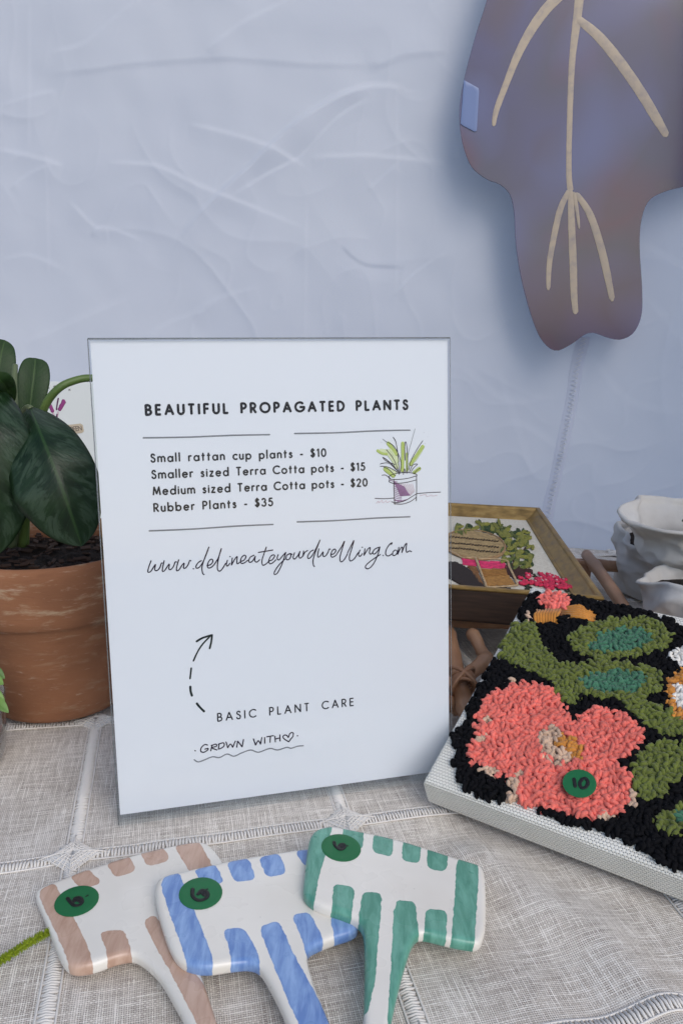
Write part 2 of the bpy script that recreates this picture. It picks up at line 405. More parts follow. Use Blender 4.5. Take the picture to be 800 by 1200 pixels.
wv = .012 * np.sin(uu * 31 + 1) * np.sin(vv * 5 + .4) * np.clip(hang / .1, 0, 1)
sy_ = np.where(vv > BACK, 1, np.where(vv < FRONT, -1, 0)); sx_ = np.sign(uu)
yy = yy + sy_ * (np.minimum(hang, .006) + np.where(oy > 0, np.abs(wv) * .9, 0)); xx = xx + sx_ * np.where(ox > 0, np.minimum(ox, .006) + .012 * np.abs(np.sin(vv * 31)) * np.clip(ox / .1, 0, 1), 0)
zz = zz - np.where(hang > 0, np.maximum(hang - .004, 0), 0)
# slack in the hem along the far edge
zz = zz + np.where((hang == 0) & (vv > .95), (np.clip((vv - .95) / .05, 0, 1)) * .0022 * np.sin(uu * 47), 0)
A_, B_ = ab(uu, vv)
cloth = npmesh('tablecloth', np.stack([xx, yy, zz], 1), gridfaces(*UU.shape), m_lin, attrs={'wa': A_, 'wb': B_})
tag(cloth, 'pale grey open weave linen tablecloth with drawn-thread bands covering the table', 'tablecloth')
m_thr = mat('white_linen_thread', (.74, .71, .67), .9)
m_mot = mat('white_darned_motif', (.72, .73, .75), .85); g = NT(m_mot)
gw = g.n.new('ShaderNodeTexWave'); gw.inputs['Scale'].default_value = 330; gw.inputs['Distortion'].default_value = 2; g.l.new(g.obj(), gw.inputs['Vector'])
g.col(g.mix(gw.outputs[0], (.62, .62, .62), (.84, .84, .84))); g.nrm(g.bump(gw.outputs[0], .6, .0006))
def band(k, vert):
    mb = MB(); sp = .0019 if not vert else .0015
    t = np.arange(-.62, .62, sp); c = k * CELL
    pts = [xy(c, q) if vert else xy(q, c) for q in t]
    keep = [(q, p) for q, p in zip(t, pts) if -.52 < p[0] < .52 and FRONT + .005 < p[1] < BACK - .005]
    if not keep: return
    P = np.array([p for q, p in keep]); z = hz(P) - .003
    mid = [tuple(p) + (zz_,) for p, zz_ in zip(P, z)]
    for (q, p), z0 in zip(keep, z):
        hw = (.0042 if not vert else .0036) * (1 + .12 * random.uniform(-1, 1)); sk = random.uniform(-.0007, .0007)
        e0 = xy(c - hw, q + sk) if vert else xy(q + sk, c - hw); e1 = xy(c + hw, q - sk) if vert else xy(q - sk, c + hw)
        mb.tube([(e0[0], e0[1], z0 + .0002), (p[0], p[1], z0 + .0011), (e1[0], e1[1], z0 + .0002)], [.0006, .00088, .0006], 5)
    for s_ in (-1, 1):                                # the two hem rows beside the bars
        L = [xy(c + s_ * .0044, q) if vert else xy(q, c + s_ * .0044) for q, p in keep]
        mb.tube([(a, b, z0 + .0004) for (a, b), z0 in zip(L, z)], .0006, 5)
    mb.build('drawn_thread_band', m_thr, cloth)
for k in range(-3, 4): band(k, False); band(k, True)
for i in range(-3, 4):
    for j in range(-2, 4):
        cx, cy = xy(i * CELL, j * CELL)
        if not (-.5 < cx < .5 and FRONT + .02 < cy < BACK - .02): continue
        z0 = float(hz([(cx, cy)])[0]) - .003; mb = MB(); vs = [(cx, cy, z0 + .0034)]; nn = 48
        for q, hgt in ((.35, .0032), (.7, .0026), (1.0, .0006)):
            for k in range(nn):
                a = 2 * PI * k / nn; r = .0135 / (abs(math.cos(a)) ** .6 + abs(math.sin(a)) ** .6) ** (1 / .6) * q * (1 if q > .99 else 1.0) + .0042 * q * (1 + .03 * math.sin(9 * a + i))
                vs.append((cx + r * math.cos(a + GA), cy + r * math.sin(a + GA), z0 + hgt))
        fs = [(0, 1 + k, 1 + (k + 1) % nn) for k in range(nn)]
        for rr in range(2): fs += [(1 + rr * nn + k, 1 + (rr + 1) * nn + k, 1 + (rr + 1) * nn + (k + 1) % nn, 1 + rr * nn + (k + 1) % nn) for k in range(nn)]
        mb.add(vs, fs); dm = mb.build('darned_motif', m_mot, cloth); mb = MB()
        def mp(a, q, up_): 
            r = (.0135 / (abs(math.cos(a)) ** .6 + abs(math.sin(a)) ** .6) ** (1 / .6) + .0042) * q
            return (cx + r * math.cos(a + GA), cy + r * math.sin(a + GA), z0 + up_)
        for q, up_ in ((.28, .0036), (.46, .0034), (.64, .0030), (.82, .0021), (.97, .0010)):
            mb.tube([mp(2 * PI * k / 40 + .02 * math.sin(k), q * (1 + .025 * math.sin(k * 5 + i)), up_ + .0002 * (k % 2)) for k in range(41)], .00048, 5, caps=False)
        for k in range(16): mb.tube([mp(2 * PI * k / 16, q, up_ + .0003) for q, up_ in ((.08, .0036), (.5, .0033), (.82, .0021), (1.08, .0006))], .00042, 5)
        mb.build('darning_thread', m_thr, dm)

# tent wall behind the table, hanging cloth with fold creases
m_wall = mat('white_tent_fabric', (.78, .79, .84), .75); g = NT(m_wall)
g.col(g.ramp(g.noise(g.obj(), 3, 3), [(.35, (.78, .80, .87)), (.65, (.83, .845, .895))]))
g.nrm(g.bump(g.noise(g.obj(), 26, 4, .55), .10, .006))
tr = g.n.new('ShaderNodeBsdfTranslucent'); tr.inputs['Color'].default_value = (.66, .72, .88, 1)
mx = g.n.new('ShaderNodeMixShader'); mx.inputs[0].default_value = .42
out = g.n['Material Output']; g.l.new(g.b.outputs[0], mx.inputs[1]); g.l.new(tr.outputs[0], mx.inputs[2]); g.l.new(mx.outputs[0], out.inputs['Surface'])
wx = np.unique(np.r_[np.linspace(-2.2, -.56, 42), np.linspace(-.56, .56, 521), np.linspace(.56, 2.2, 42)])
wz = np.unique(np.r_[np.linspace(TABLE_Z, -.03, 20), np.linspace(-.03, .74, 361), np.linspace(.74, 1.5, 26)])
WX, WZ = np.meshgrid(wx, wz, indexing='xy'); P = np.stack([WX.ravel(), WZ.ravel()], 1)
disp = np.zeros(len(P))
k_ = 1 / 1.481
def crumple(x, z):                                   # faint network of sharp little folds
    a = noise.noise(Vector((x * 7 + z * 3, z * 6 - x * 2, 21))); b = noise.noise(Vector((x * 13 - z * 6, z * 11 + x * 4, 31))); m = max(0, .25 + noise.noise(Vector((x * 4, z * 4, 41))))
    return (math.exp(-abs(a) * 16) * .0016 + math.exp(-abs(b) * 14) * .0010) * m * 1.8
def wpt(a, b): p = onY(a * k_, b * k_, WALLY); return (p.x, p.z)
CREASE = [  # (polyline in the photo crop, height, width, sharpness, side step)
 ([(315, 415), (350, 372), (400, 322), (440, 285), (480, 246), (520, 212), (560, 186), (600, 165), (645, 152), (695, 155)], .0100, .013, .9, .003),
 ([(395, 342), (450, 306), (520, 268), (560, 225), (600, 190), (640, 168)], -.0035, .008, .9, -.002),
 ([(90, 128), (160, 122), (250, 110), (400, 102), (560, 112), (690, 108)], .0028, .012, .9, -.003),
 ([(330, 218), (400, 235), (470, 258), (530, 292)], .0030, .009, .9, .003), ([(540, 275), (620, 272), (690, 276), (800, 288)], .0030, .010, .9, .003),
 ([(190, 285), (270, 290), (340, 322), (400, 346), (520, 394)], .0030, .009, .9, .003),
 ([(590, 428), (612, 450), (640, 463), (700, 467)], -.0035, .007, .9, .002), ([(684, 512), (705, 490), (722, 474), (770, 440)], .0030, .007, .9, 0),
 ([(360, 90), (395, 65), (430, 40), (510, 0)], .0030, .010, .9, .003), ([(90, 95), (150, 80), (200, 40), (245, 0)], .0025, .010, .9, .002),
 ([(0, 188), (60, 168), (100, 160)], .002, .010, .9, 0), ([(0, 262), (60, 275), (110, 290)], .003, .010, .9, .002), ([(20, 330), (50, 305), (90, 288)], .0025, .009, .9, 0),
 ([(120, 350), (165, 395), (190, 400)], .002, .008, .9, 0), ([(160, 410), (180, 395), (250, 420)], .002, .007, .9, 0), ([(640, 330), (690, 285)], .002, .007, .9, .002),
 ([(685, 150), (688, 320), (685, 540)], .0012, .008, .9, .001), ([(530, 340), (528, 600)], .0012, .008, .9, .001), ([(52, 0), (50, 260)], .001, .006, .9, .001), ([(80, 290), (82, 480)], .001, .006, .9, .001),
 ([(330, 545), (380, 520), (450, 500)], .0018, .012, .9, 0), ([(40, 600), (130, 560), (220, 520)], .0022, .016, .9, .001), ([(560, 580), (590, 540)], .0015, .008, .9, 0),
 ([(250, 590), (300, 560), (360, 540)], .0018, .012, .9, 0), ([(0, 455), (50, 445), (110, 470)], .0016, .010, .9, 0), ([(640, 120), (700, 95), (780, 88)], .003, .014, .9, -.003),
 ([(800, 640), (880, 700), (960, 690)], .0022, .018, .9, .002), ([(820, 760), (900, 740), (990, 800)], .0022, .018, .9, .002), ([(1120, 520), (1185, 600)], .0025, .016, .9, .001), ([(860, 640), (920, 830)], .002, .02, .9, 0),
 ([(1020, 620), (1090, 700), (1180, 720)], .0024, .018, .9, .001), ([(1110, 430), (1190, 470)], .0024, .018, .9, 0)]
near = (np.abs(P[:, 0]) < .6) & (P[:, 1] > -.06) & (P[:, 1] < .76); PN = P[near]; dn = np.zeros(len(PN))
for poly, hgt, wd, sh, stp in CREASE:
    L = np.array(spline([wpt(*q) for q in poly], 20)); lo, hi = L.min(0) - .07, L.max(0) + .07
    m_ = np.all((PN > lo) & (PN < hi), axis=1); Q = PN[m_]
    d = segdist(Q, L[::2] if len(L) % 2 else L, False)
    i = np.argmin(((Q[:, None, :] - L[None]) ** 2).sum(2), 1); s_ = i / (len(L) - 1); env = np.clip(np.minimum(s_, 1 - s_) * 5 + .12, 0, 1)
    j = np.clip(i, 0, len(L) - 2); tn = L[j + 1] - L[j]; rel = Q - L[j]; side = np.sign(tn[:, 0] * rel[:, 1] - tn[:, 1] * rel[:, 0])
    wd2 = np.where(side * (1 if stp >= 0 else -1) > 0, wd * .55, wd * 2.6); tri = np.clip(1 - d / wd2, 0, 1); dn[m_] += env * hgt * 1.15 * (tri ** 1.3)
disp[near] = dn * .42
disp += np.array([.010 * noise.noise(Vector((x * 3.1, z * 2.3, 8))) + .0040 * noise.noise(Vector((x * 9, z * 8, 3))) + .0016 * noise.noise(Vector((x * 24, z * 22, 3))) + crumple(x, z) for x, z in P])
wall = npmesh('tent_wall', np.stack([P[:, 0], WALLY - disp, P[:, 1]], 1), gridfaces(*WX.shape), m_wall)
tag(wall, 'creased white fabric tent wall hanging behind the table', 'tent wall')
mb = MB(); rows = []
for z in np.linspace(TABLE_Z, 1.02, 36):
    rows.append([(.75 + .012 * noise.noise(Vector((y * 4, z * 2, 77))) + .010 * math.sin(y * 16) * (1 - (z + .74) / 2.2), y, z) for y in np.linspace(.12, WALLY - .02, 40)])
mb.grid(rows); mb.build('added_shade_flap', m_wall, wall)  # panel added out of view to shade the lower right of the wall
DG = disp.reshape(WX.shape)
def wall_y(x, z):
    i = int(np.searchsorted(wz, z)); j = int(np.searchsorted(wx, x)); return WALLY - float(DG[i - 1:i + 1, j - 1:j + 1].max())
m_stitch = mat('white_stitching', (.86, .87, .90), .8)
mb = MB(); sm0 = spline([(684, 395), (676, 430), (668, 480), (655, 540), (640, 610), (636, 650)], 14)
zig = []
for i, (a, b) in enumerate(resample(sm0, 2.6)):
    p = onY(a + (3 if i % 2 else -3), b, WALLY); zig.append((p.x, wall_y(p.x, p.z) - .0020, p.z))
mb.tube(zig, .0008, 5)
mb.build('seam_stitching', m_stitch, wall)
mb = MB(); L = []
for a, b in resample(sm0, 8):
    p = onY(a, b, WALLY); q = onY(a + 10, b, WALLY); y0 = wall_y(p.x, p.z)
    L.append([(p.x - .009, y0 + .0002, p.z), (p.x - .007, y0 - .0010, p.z), (p.x + .007, y0 - .0010, p.z), (p.x + .009, y0 + .0002, p.z)])
mb.grid(L); mb.build('seam_tape', m_wall, wall)

# ================================================================== HANGING LEAF PANEL
m_leafp = mat('mottled_violet_acrylic', (.1, .07, .1), .24, Coat_Weight=1.0, Coat_Roughness=.10); g = NT(m_leafp)
o_ = g.obj()
c1 = g.ramp(g.noise(o_, 6.5, 2, .4), [(.30, (.052, .036, .068)), (.40, (.088, .028, .062)), (.50, (.056, .042, .088)), (.60, (.060, .048, .135)), (.74, (.074, .038, .052))])
c2 = g.mix(g.mr(g.noise(g.mapping(o_, loc=(4, 2, 1)), 8, 1), .52, .74), c1, (.080, .085, .22))
c2 = g.mix(g.mr(g.noise(g.mapping(o_, loc=(9, 3, 7)), 7, 1), .60, .76), c2, (.085, .062, .040))
g.col(c2); g.nrm(g.bump(g.noise(o_, 5, 1), .05, .01))
LPY = WALLY - .046
lf = (onY(670, 200, LPY), Vector((1, 0, 0)), Vector((0, 0, 1)), Vector((0, -1, 0)))
def l2(u, v): return px2(lf, u, v)
outl = [(570, 0), (556, 45), (543, 95), (538, 130), (541, 165), (552, 195), (570, 210), (585, 216), (597, 228), (602, 250), (604, 285), (610, 325), (622, 370), (634, 398), (650, 411), (668, 404), (690, 390), (712, 396), (727, 398), (742, 390), (751, 370), (752, 340), (749, 290), (751, 258), (760, 235), (780, 224), (815, 214), (850, 190), (868, 150), (865, 100), (850, 50), (838, 0), (825, -60), (795, -120), (745, -165), (705, -178), (665, -165), (615, -120), (585, -60)]
leafp = thing('leaf_panel', 'large mottled violet brown leaf shaped panel with tan veins hanging before the tent wall', 'hanging leaf art', tuple(onY(690, 411, LPY)))
_p = slab('panel', spline([l2(*q) for q in outl], 6, True), .0022, .0004, .006, lf, m_leafp, leafp)
_p.data.polygons.foreach_set('use_smooth', [False] * len(_p.data.polygons))
m_vein = mat('tan_brush_paint', (.50, .40, .29), .55); g = NT(m_vein)
g.col(g.mix(g.mr(g.noise(g.obj(), 70, 4, .65), .46, .75), (.50, .41, .31), (.33, .28, .27)))
mb = MB()
VEINS = [([(680, -20), (676, 20), (670, 70), (667, 140), (666, 200), (668, 225)], [12, 12, 9, 8, 8, 9]),
 ([(662, -12), (640, 10), (622, 35), (606, 65), (592, 100), (581, 130), (578, 148)], [15, 14, 13, 11, 9, 8, 5]),
 ([(676, 22), (700, 42), (725, 72), (750, 108), (768, 138), (781, 160)], [10, 13, 14, 14, 13, 9]),
 ([(667, 222), (656, 245), (648, 280), (643, 310), (642, 340)], [7, 9, 9, 8, 6]),
 ([(668, 222), (669, 260), (671, 310), (672, 345), (674, 368)], [8, 10, 11, 10, 8]),
 ([(674, 226), (690, 250), (702, 285), (710, 318), (717, 353)], [7, 10, 11, 11, 8]), ([(672, 225), (676, 250), (678, 268)], [6, 5, 3])]
for k, (pts, wd) in enumerate(VEINS):
    q = spline([(*l2(*p), w_) for p, w_ in zip(pts, wd)], 6); sc_ = (onY(500, 300, LPY) - onY(501, 300, LPY)).length
    rowsL = []
    for i, (a, b, w_) in enumerate(q):
        a0, b0, _w = q[max(i - 1, 0)]; a1, b1, _w = q[min(i + 1, len(q) - 1)]; tx_, ty_ = a1 - a0, b1 - b0; tl = math.hypot(tx_, ty_)
        hw = w_ * sc_ * .39 * (1 + .02 * math.sin(i * 2.1)) * (.35 if i in (0, len(q) - 1) else 1); nx, ny = -ty_ / tl, tx_ / tl; z0 = .00025 + k * 6e-5
        rowsL.append([at(lf, a + nx * hw * s_ * 1.0, b + ny * hw * s_, z0 + (.00008 if abs(s_) < .9 else -.0002)) for s_ in (-1, -.8, 0, .8, 1)])
    mb.grid(rowsL)
mb.build('vein_painting', m_vein, leafp)
m_refl = mat('painted_blue_reflection', (.16, .22, .42), .25)  # blue reflection on the glossy leaf, painted as a thin raised patch
slab('blue_reflection_patch', resample([l2(*q) for q in ((543, 94), (561, 104), (558, 156), (539, 146))], .003, True), .0006, .0002, .004, (at(lf, 0, 0, .0012), lf[1], lf[2], lf[3]), m_refl, leafp)
mb = MB(); a, b = l2(705, -178); top = at(lf, a, b, -.0015)
mb.tube([top - Vector((0, 0, .006)), Vector((top.x, top.y + .02, 1.1)), Vector((top.x, WALLY - .03, 1.48))], .0012, 6); mb.build('hanging_cord', m_thr, leafp)

# ================================================================== SIGN
TL, TR, BR, BL = ((106, 400), (524, 398.5), (526, 902), (141, 955))
sx = Vector((.96579, .25932, 0)).normalized(); sy = Vector((-.03700, .13778, .98977)).normalized(); sn = -sx.cross(sy)
if sn.dot(EYE) < 0 and (EYE - onZ(300, 930)).dot(sn) < 0: sn = -sn
s0 = EYE + Vector((-.02788, .43319, -.28984))
sf = (s0, sx, sy, sn)
def s2(u, v): return px2(sf, u, v)
sign = thing('sign_holder', 'clear acrylic sign holder with white price list for propagated plants on the tablecloth', 'sign', tuple(s0 - sy * .005))
m_paper = mat('white_printed_paper', (.73, .75, .80), .5)
q = [Vector((*s2(*c), 0)) for c in (TL, TR, BR, BL)]
def quadbox(name, q, z0, z1, m, parent):
    mb = MB(); vs = [at(sf, p.x, p.y, z0) for p in q] + [at(sf, p.x, p.y, z1) for p in q]
    mb.add(vs, [(0, 1, 2, 3), (7, 6, 5, 4), (0, 4, 5, 1), (1, 5, 6, 2), (2, 6, 7, 3), (3, 7, 4, 0)]); return mb.build(name, m, parent, False)
def grow(q, l, r, t, b):
    return [q[0] + Vector((-l, t, 0)), q[1] + Vector((r, t, 0)), q[2] + Vector((r, -b, 0)), q[3] + Vector((-l, -b, 0))]
paper = quadbox('printed_sheet', q, -.0004, 0, m_paper, sign)
m_pane = bpy.data.materials.new('clear_acrylic'); m_pane.use_nodes = True
g = NT.__new__(NT); g.m = m_pane; g.n = m_pane.node_tree.nodes; g.l = m_pane.node_tree.links
g.n.remove(g.n['Principled BSDF'])
tp = g.n.new('ShaderNodeBsdfTransparent'); tp.inputs['Color'].default_value = (.965, .975, .98, 1)
gl = g.n.new('ShaderNodeBsdfGlossy'); gl.inputs['Roughness'].default_value = .03
fr = g.n.new('ShaderNodeLayerWeight'); fr.inputs['Blend'].default_value = .5
mx = g.n.new('ShaderNodeMixShader'); g.l.new(g.math('MULTIPLY_ADD', g.math('POWER', fr.outputs['Facing'], 5.0), .9, .012), mx.inputs[0]); g.l.new(tp.outputs[0], mx.inputs[1]); g.l.new(gl.outputs[0], mx.inputs[2])
g.l.new(mx.outputs[0], g.n['Material Output'].inputs['Surface'])
quadbox('front_pane', grow(q, .0010, .0007, .0009, .0052), .0009, .0029, m_pane, sign)
quadbox('back_pane', grow(q, .0010, .0007, .0009, .0052), -.0034, -.0012, m_pane, sign)
m_edge = mat('acrylic_cut_edge', (.22, .24, .25), .25, Alpha=.6)
mb = MB(); qe = grow(q, .0012, .0009, .0012, .0053)
for i, j, w_ in ((0, 1, .0009), (3, 0, .0005), (1, 2, .0004)):
    mb.tube([at(sf, qe[i].x, qe[i].y, .0019), at(sf, qe[j].x, qe[j].y, .0019)], w_ * .6, 6)
mb.build('pane_edge', m_edge, sign)
# foot: the sheet folds back along the table under the panes
b0, b1 = at(sf, qe[3].x, qe[3].y, 0), at(sf, qe[2].x, qe[2].y, 0); bk = Vector((-sx.y, sx.x, 0))
mb = MB(); vs = []
for z in (-.0004, .0016):
    for p in (b0 - bk * .003, b1 - bk * .003, b1 + bk * .085, b0 + bk * .085): vs.append((p.x, p.y, z))
mb.add(vs, [(3, 2, 1, 0), (4, 5, 6, 7), (0, 1, 5, 4), (1, 2, 6, 5), (2, 3, 7, 6), (3, 0, 4, 7)]); mb.build('foot', m_pane, sign, False)
m_ink = mat('black_ink', (.008, .008, .014), .6, Specular_IOR_Level=.08); m_ink2 = mat('charcoal_ink', (.018, .019, .026), .6, Specular_IOR_Level=.08); m_rule = mat('grey_ink', (.19, .20, .22), .6)
m_pen = mat('violet_black_pen', (.020, .012, .030), .6, Specular_IOR_Level=.08); m_dkg = mat('dark_green_ink', (.020, .028, .028), .6, Specular_IOR_Level=.08)
mm = .001
strokes('heading', textlines('BEAUTIFUL PROPAGATED PLANTS', s2(171.5, 486), s2(477, 479.3), .0054, .68), sf, m_ink, paper, .00148, sm=1)
tx = []
for s_, a, b in (('Small rattan cup plants - $10', (177.5, 541.4), (381.5, 534.6)), ('Smaller sized Terra Cotta pots - $15', (178.6, 560.6), (427, 550.9)),
                 ('Medium sized Terra Cotta pots - $20', (180, 579.8), (429.8, 569.4)), ('Rubber Plants - $35', (181, 599.4), (319.3, 592.4))):
    tx += textlines(s_, s2(*a), s2(*b), .0045, .62)
strokes('price_list', tx, sf, m_ink2, paper, .00098, sm=1)
for a, b in (((168, 513), (316, 509.3)), ((345, 508), (480, 504)), ((175, 622), (320, 614.5)), ((348, 611.5), (480, 605.5))):
    strokes('rule_line', [[s2(*a), s2(a[0] * .65 + b[0] * .35, a[1] * .65 + b[1] * .35 + .5), s2(a[0] * .3 + b[0] * .7, a[1] * .3 + b[1] * .7 - .3), s2(*b)]], sf, m_rule, paper, .0009)
strokes('caption', textlines('BASIC PLANT CARE', s2(255.4, 845), s2(413.7, 826.6), .0048, .95), sf, m_ink2, paper, .00080, sm=1)
def crop(L, ox, oy, sc): return [s2(ox + x / sc, oy + y / sc) for x, y in L]
U1 = [[(58,150),(45,185),(40,212),(55,210),(75,180),(82,172),(78,200),(90,205),(105,190),(114,165),(120,164)],
 [(130,150),(122,185),(120,208),(132,205),(150,178),(158,170),(156,196),(168,198),(182,180),(190,158),(198,158)],
 [(210,145),(200,180),(198,205),(212,200),(230,172),(240,165),(236,190),(248,190),(262,172),(270,150),(277,152)], [(289,194),(292,196)],
 [(335,150),(318,160),(305,180),(308,192),(325,185),(345,155),(362,115),(376,75)], [(376,75),(355,130),(338,185),(342,220),(350,227)],
 [(365,178),(385,172),(398,155),(392,142),(378,150),(368,175),(372,190),(388,188),(405,172)],
 [(405,172),(425,140),(440,100),(445,82),(436,110),(424,165),(424,200),(436,208),(450,195),(468,165)],
 [(478,148),(472,172),(478,180),(492,165)], [(491,127),(494,129)],
 [(505,135),(500,175)], [(502,172),(520,140),(532,128),(530,150),(532,168),(545,160)],
 [(548,155),(568,148),(580,130),(572,120),(558,130),(550,150),(555,165),(572,162),(590,148)],
 [(625,120),(605,130),(595,150),(602,160),(618,150),(632,125),(628,150),(640,158),(655,145)],
 [(692,75),(680,110),(668,150),(672,175),(688,170),(705,155)], [(648,105),(690,98),(728,92)],
 [(705,152),(725,145),(738,125),(730,118),(715,128),(706,150),(712,168),(730,160),(745,145)]]
U2 = [[(28,140),(22,160),(32,170),(50,150),(68,130)], [(70,128),(50,190),(25,240),(8,250),(8,235),(30,200),(65,165)],
 [(92,135),(75,145),(72,165),(85,168),(98,150),(95,135),(105,140)], [(118,130),(110,155),(118,165),(135,148),(148,122)], [(148,122),(142,150),(150,160),(162,150)],
 [(168,120),(164,150)], [(164,150),(175,128),(190,118)],
 [(222,115),(205,125),(190,150),(195,162),(212,150),(235,110),(258,60)], [(258,60),(235,120),(220,170),(222,200),(228,206)],
 [(252,108),(245,140),(248,155),(262,145),(275,125),(275,148),(288,148),(302,128),(308,110),(315,112)],
 [(318,140),(335,135),(345,118),(338,110),(325,120),(318,142),(325,155),(345,145),(355,130)],
 [(355,130),(378,95),(393,65),(380,110),(368,155),(372,180),(390,170),(410,135)], [(410,130),(430,90),(445,62),(432,110),(420,150),(424,175),(445,165),(468,130)],
 [(478,115),(470,140),(478,150),(492,135)], [(489,99),(492,101)], [(505,108),(500,145)], [(500,145),(520,112),(534,102),(530,130),(538,138),(550,125)],
 [(582,100),(560,110),(548,128),(555,138),(572,125),(588,98)], [(588,98),(575,145),(550,195),(525,218),(508,212),(515,195),(545,170),(590,140)],
 [(604,144),(607,146)], [(650,85),(655,75),(640,85),(622,115),(620,140),(635,148),(655,135)], [(672,115),(660,125),(658,142),(670,145),(684,128),(678,115)],
 [(692,100),(685,140)], [(686,138),(700,108),(712,100),(708,130)], [(708,130),(722,95),(735,78),(732,105),(735,128),(750,120),(762,125)]]
strokes('web_address', [crop(L, 165, 625, 4.706) for L in U1] + [crop(L, 320, 620, 4.706) for L in U2], sf, m_pen, paper, .00070)
HW = [[(51,264),(54,266)], [(108,240),(95,238),(80,252),(78,268),(92,272),(108,262),(110,255),(96,258)], [(128,240),(122,266)], [(124,242),(145,236),(148,245),(127,252),(150,262)],
 [(160,234),(156,258)], [(156,236),(178,230),(182,242),(172,252),(158,258)], [(190,226),(198,252)], [(198,252),(210,235),(220,250)], [(220,250),(232,222)], [(238,250),(242,222)], [(242,222),(262,248)], [(262,248),(268,215)],
 [(312,212),(322,240)], [(322,240),(334,220),(344,236)], [(344,236),(350,206)], [(362,206),(363,232)], [(372,203),(402,198)], [(388,201),(386,228)], [(408,200),(410,226)], [(430,194),(431,222)], [(409,213),(430,208)],
 [(470,225),(450,213),(444,202),(452,195),(462,198),(468,206),(473,192),(482,184),(490,188),(488,202),(478,214),(470,225)], [(507,198),(510,199)]]
strokes('handwritten_note', [crop(L, 215, 810, 3.81) for L in HW], sf, m_pen, paper, .00075)
strokes('wavy_underline', [crop([(48,305),(65,315),(90,308),(130,292),(160,296),(195,280),(225,290),(260,275),(300,262),(335,272),(385,255),(420,262),(460,250),(480,254),(510,245),(535,243)], 215, 810, 3.81)], sf, m_rule, paper, .0008)
AR = [[(225,1025),(260,1070),(320,1130)], [(143,810),(147,870),(165,930)], [(155,575),(148,640),(140,710)], [(182,485),(235,370),(300,270),(395,170)], [(222,235),(300,190),(415,155)], [(420,150),(410,240),(390,325)]]
strokes('dashed_arrow', [crop(L, 210, 730, 10.9) for L in AR], sf, m_dkg, paper, .0012, widths=[.0014, .0014, .0011, .0010, .0013, .0012])
# little drawing of a potted plant
def cr(L): return crop(L, 420, 490, 7.27)
m_g1 = mat('lime_marker', (.42, .52, .12), .6); m_g2 = mat('pale_lime_marker', (.62, .68, .40), .6); m_pu = mat('plum_pencil', (.27, .13, .27), .6); m_pk = mat('pink_pencil', (.62, .47, .52), .6)
dr = strokes('plant_drawing', [cr(L) for L in [[(140,683),(220,686),(300,680)], [(495,642),(600,634),(697,630)], [(300,520),(300,620),(308,735)], [(492,490),(493,600),(490,705)],
 [(258,495),(275,520),(330,522),(420,512),(495,490)], [(258,495),(300,475),(400,462),(470,470),(498,485)], [(258,540),(300,556),(400,548),(495,525)], [(258,495),(262,520),(258,540)],
 [(278,712),(330,720),(400,700),(450,670),(490,645)], [(300,728),(370,732),(440,710),(492,672)], [(345,480),(340,380),(330,280),(315,200),(293,162)], [(350,470),(360,380),(330,290),(290,230),(245,205)],
 [(340,470),(320,400),(285,330),(235,268)], [(330,450),(290,400),(240,355),(205,333),(235,365),(310,395)], [(330,460),(260,420),(200,410),(183,412)], [(320,440),(260,385),(200,385),(185,392)],
 [(310,490),(260,440),(215,418)], [(412,470),(415,360),(412,260),(400,200),(392,240),(395,360)], [(425,440),(450,350),(500,260),(545,192)], [(430,460),(460,400),(500,392),(470,420),(445,455)],
 [(470,470),(500,440),(525,425)], [(262,510),(230,485),(198,486)], [(380,480),(390,430),(400,470)]]], sf, m_pen, paper, .00045)
strokes('plant_drawing_specks', [cr(L) for L in [[(555,122),(557,124)], [(585,157),(587,159)], [(563,217),(565,219)], [(192,207),(194,209)], [(230,200),(232,203)], [(480,90),(455,180),(425,290),(412,400)], [(205,178),(245,208)]]], sf, m_rule, paper, .0003)
strokes('leaf_colouring', [cr(L) for L in [[(160,276),(200,300),(240,305)], [(250,212),(280,250),(310,290),(320,310)], [(375,210),(375,300),(372,450)], [(548,240),(500,310),(440,395)], [(225,430),(260,460),(300,490)], [(520,428),(490,450),(470,465)], [(410,300),(412,450)]]], sf, m_g1, paper, .0022, lift=.00008, widths=[.002, .0026, .0024, .0026, .0032, .0024, .0016])
strokes('leaf_wash', [cr(L) for L in [[(185,280),(225,285)], [(270,270),(300,300),(330,370)], [(240,280),(290,350),(330,420)], [(530,270),(470,360)], [(250,445),(310,470)]]], sf, m_g2, paper, .003, lift=.00005)
hatch = []
for k in range(15):
    x = 300 + k * 6; hatch.append(cr([(x, 540 + k * 3), (x + 30, 600 + k * 2), (x + 55, 665 - k * 0.5)]))
for k in range(9):
    hatch.append(cr([(300, 560 + k * 16), (330, 580 + k * 15), (365, 610 + k * 11)]))
strokes('plum_hatching', hatch + [cr([(262, 528), (330, 545)]), cr([(300, 700), (380, 712)]), cr([(320, 716), (420, 690)])], sf, m_pu, paper, .00042, lift=.00012)
strokes('pink_hatching', [cr([(360 + k * 16, 560), (400 + k * 12, 610), (440 + k * 6, 660 - k * 6)]) for k in range(7)] + [cr([(150, 725), (170, 705), (172, 722), (200, 700), (205, 722), (235, 703), (240, 720), (270, 705)]), cr([(520, 662), (570, 650), (580, 668), (620, 655), (630, 664), (668, 656)])], sf, m_pk, paper, .0004, lift=.00010)

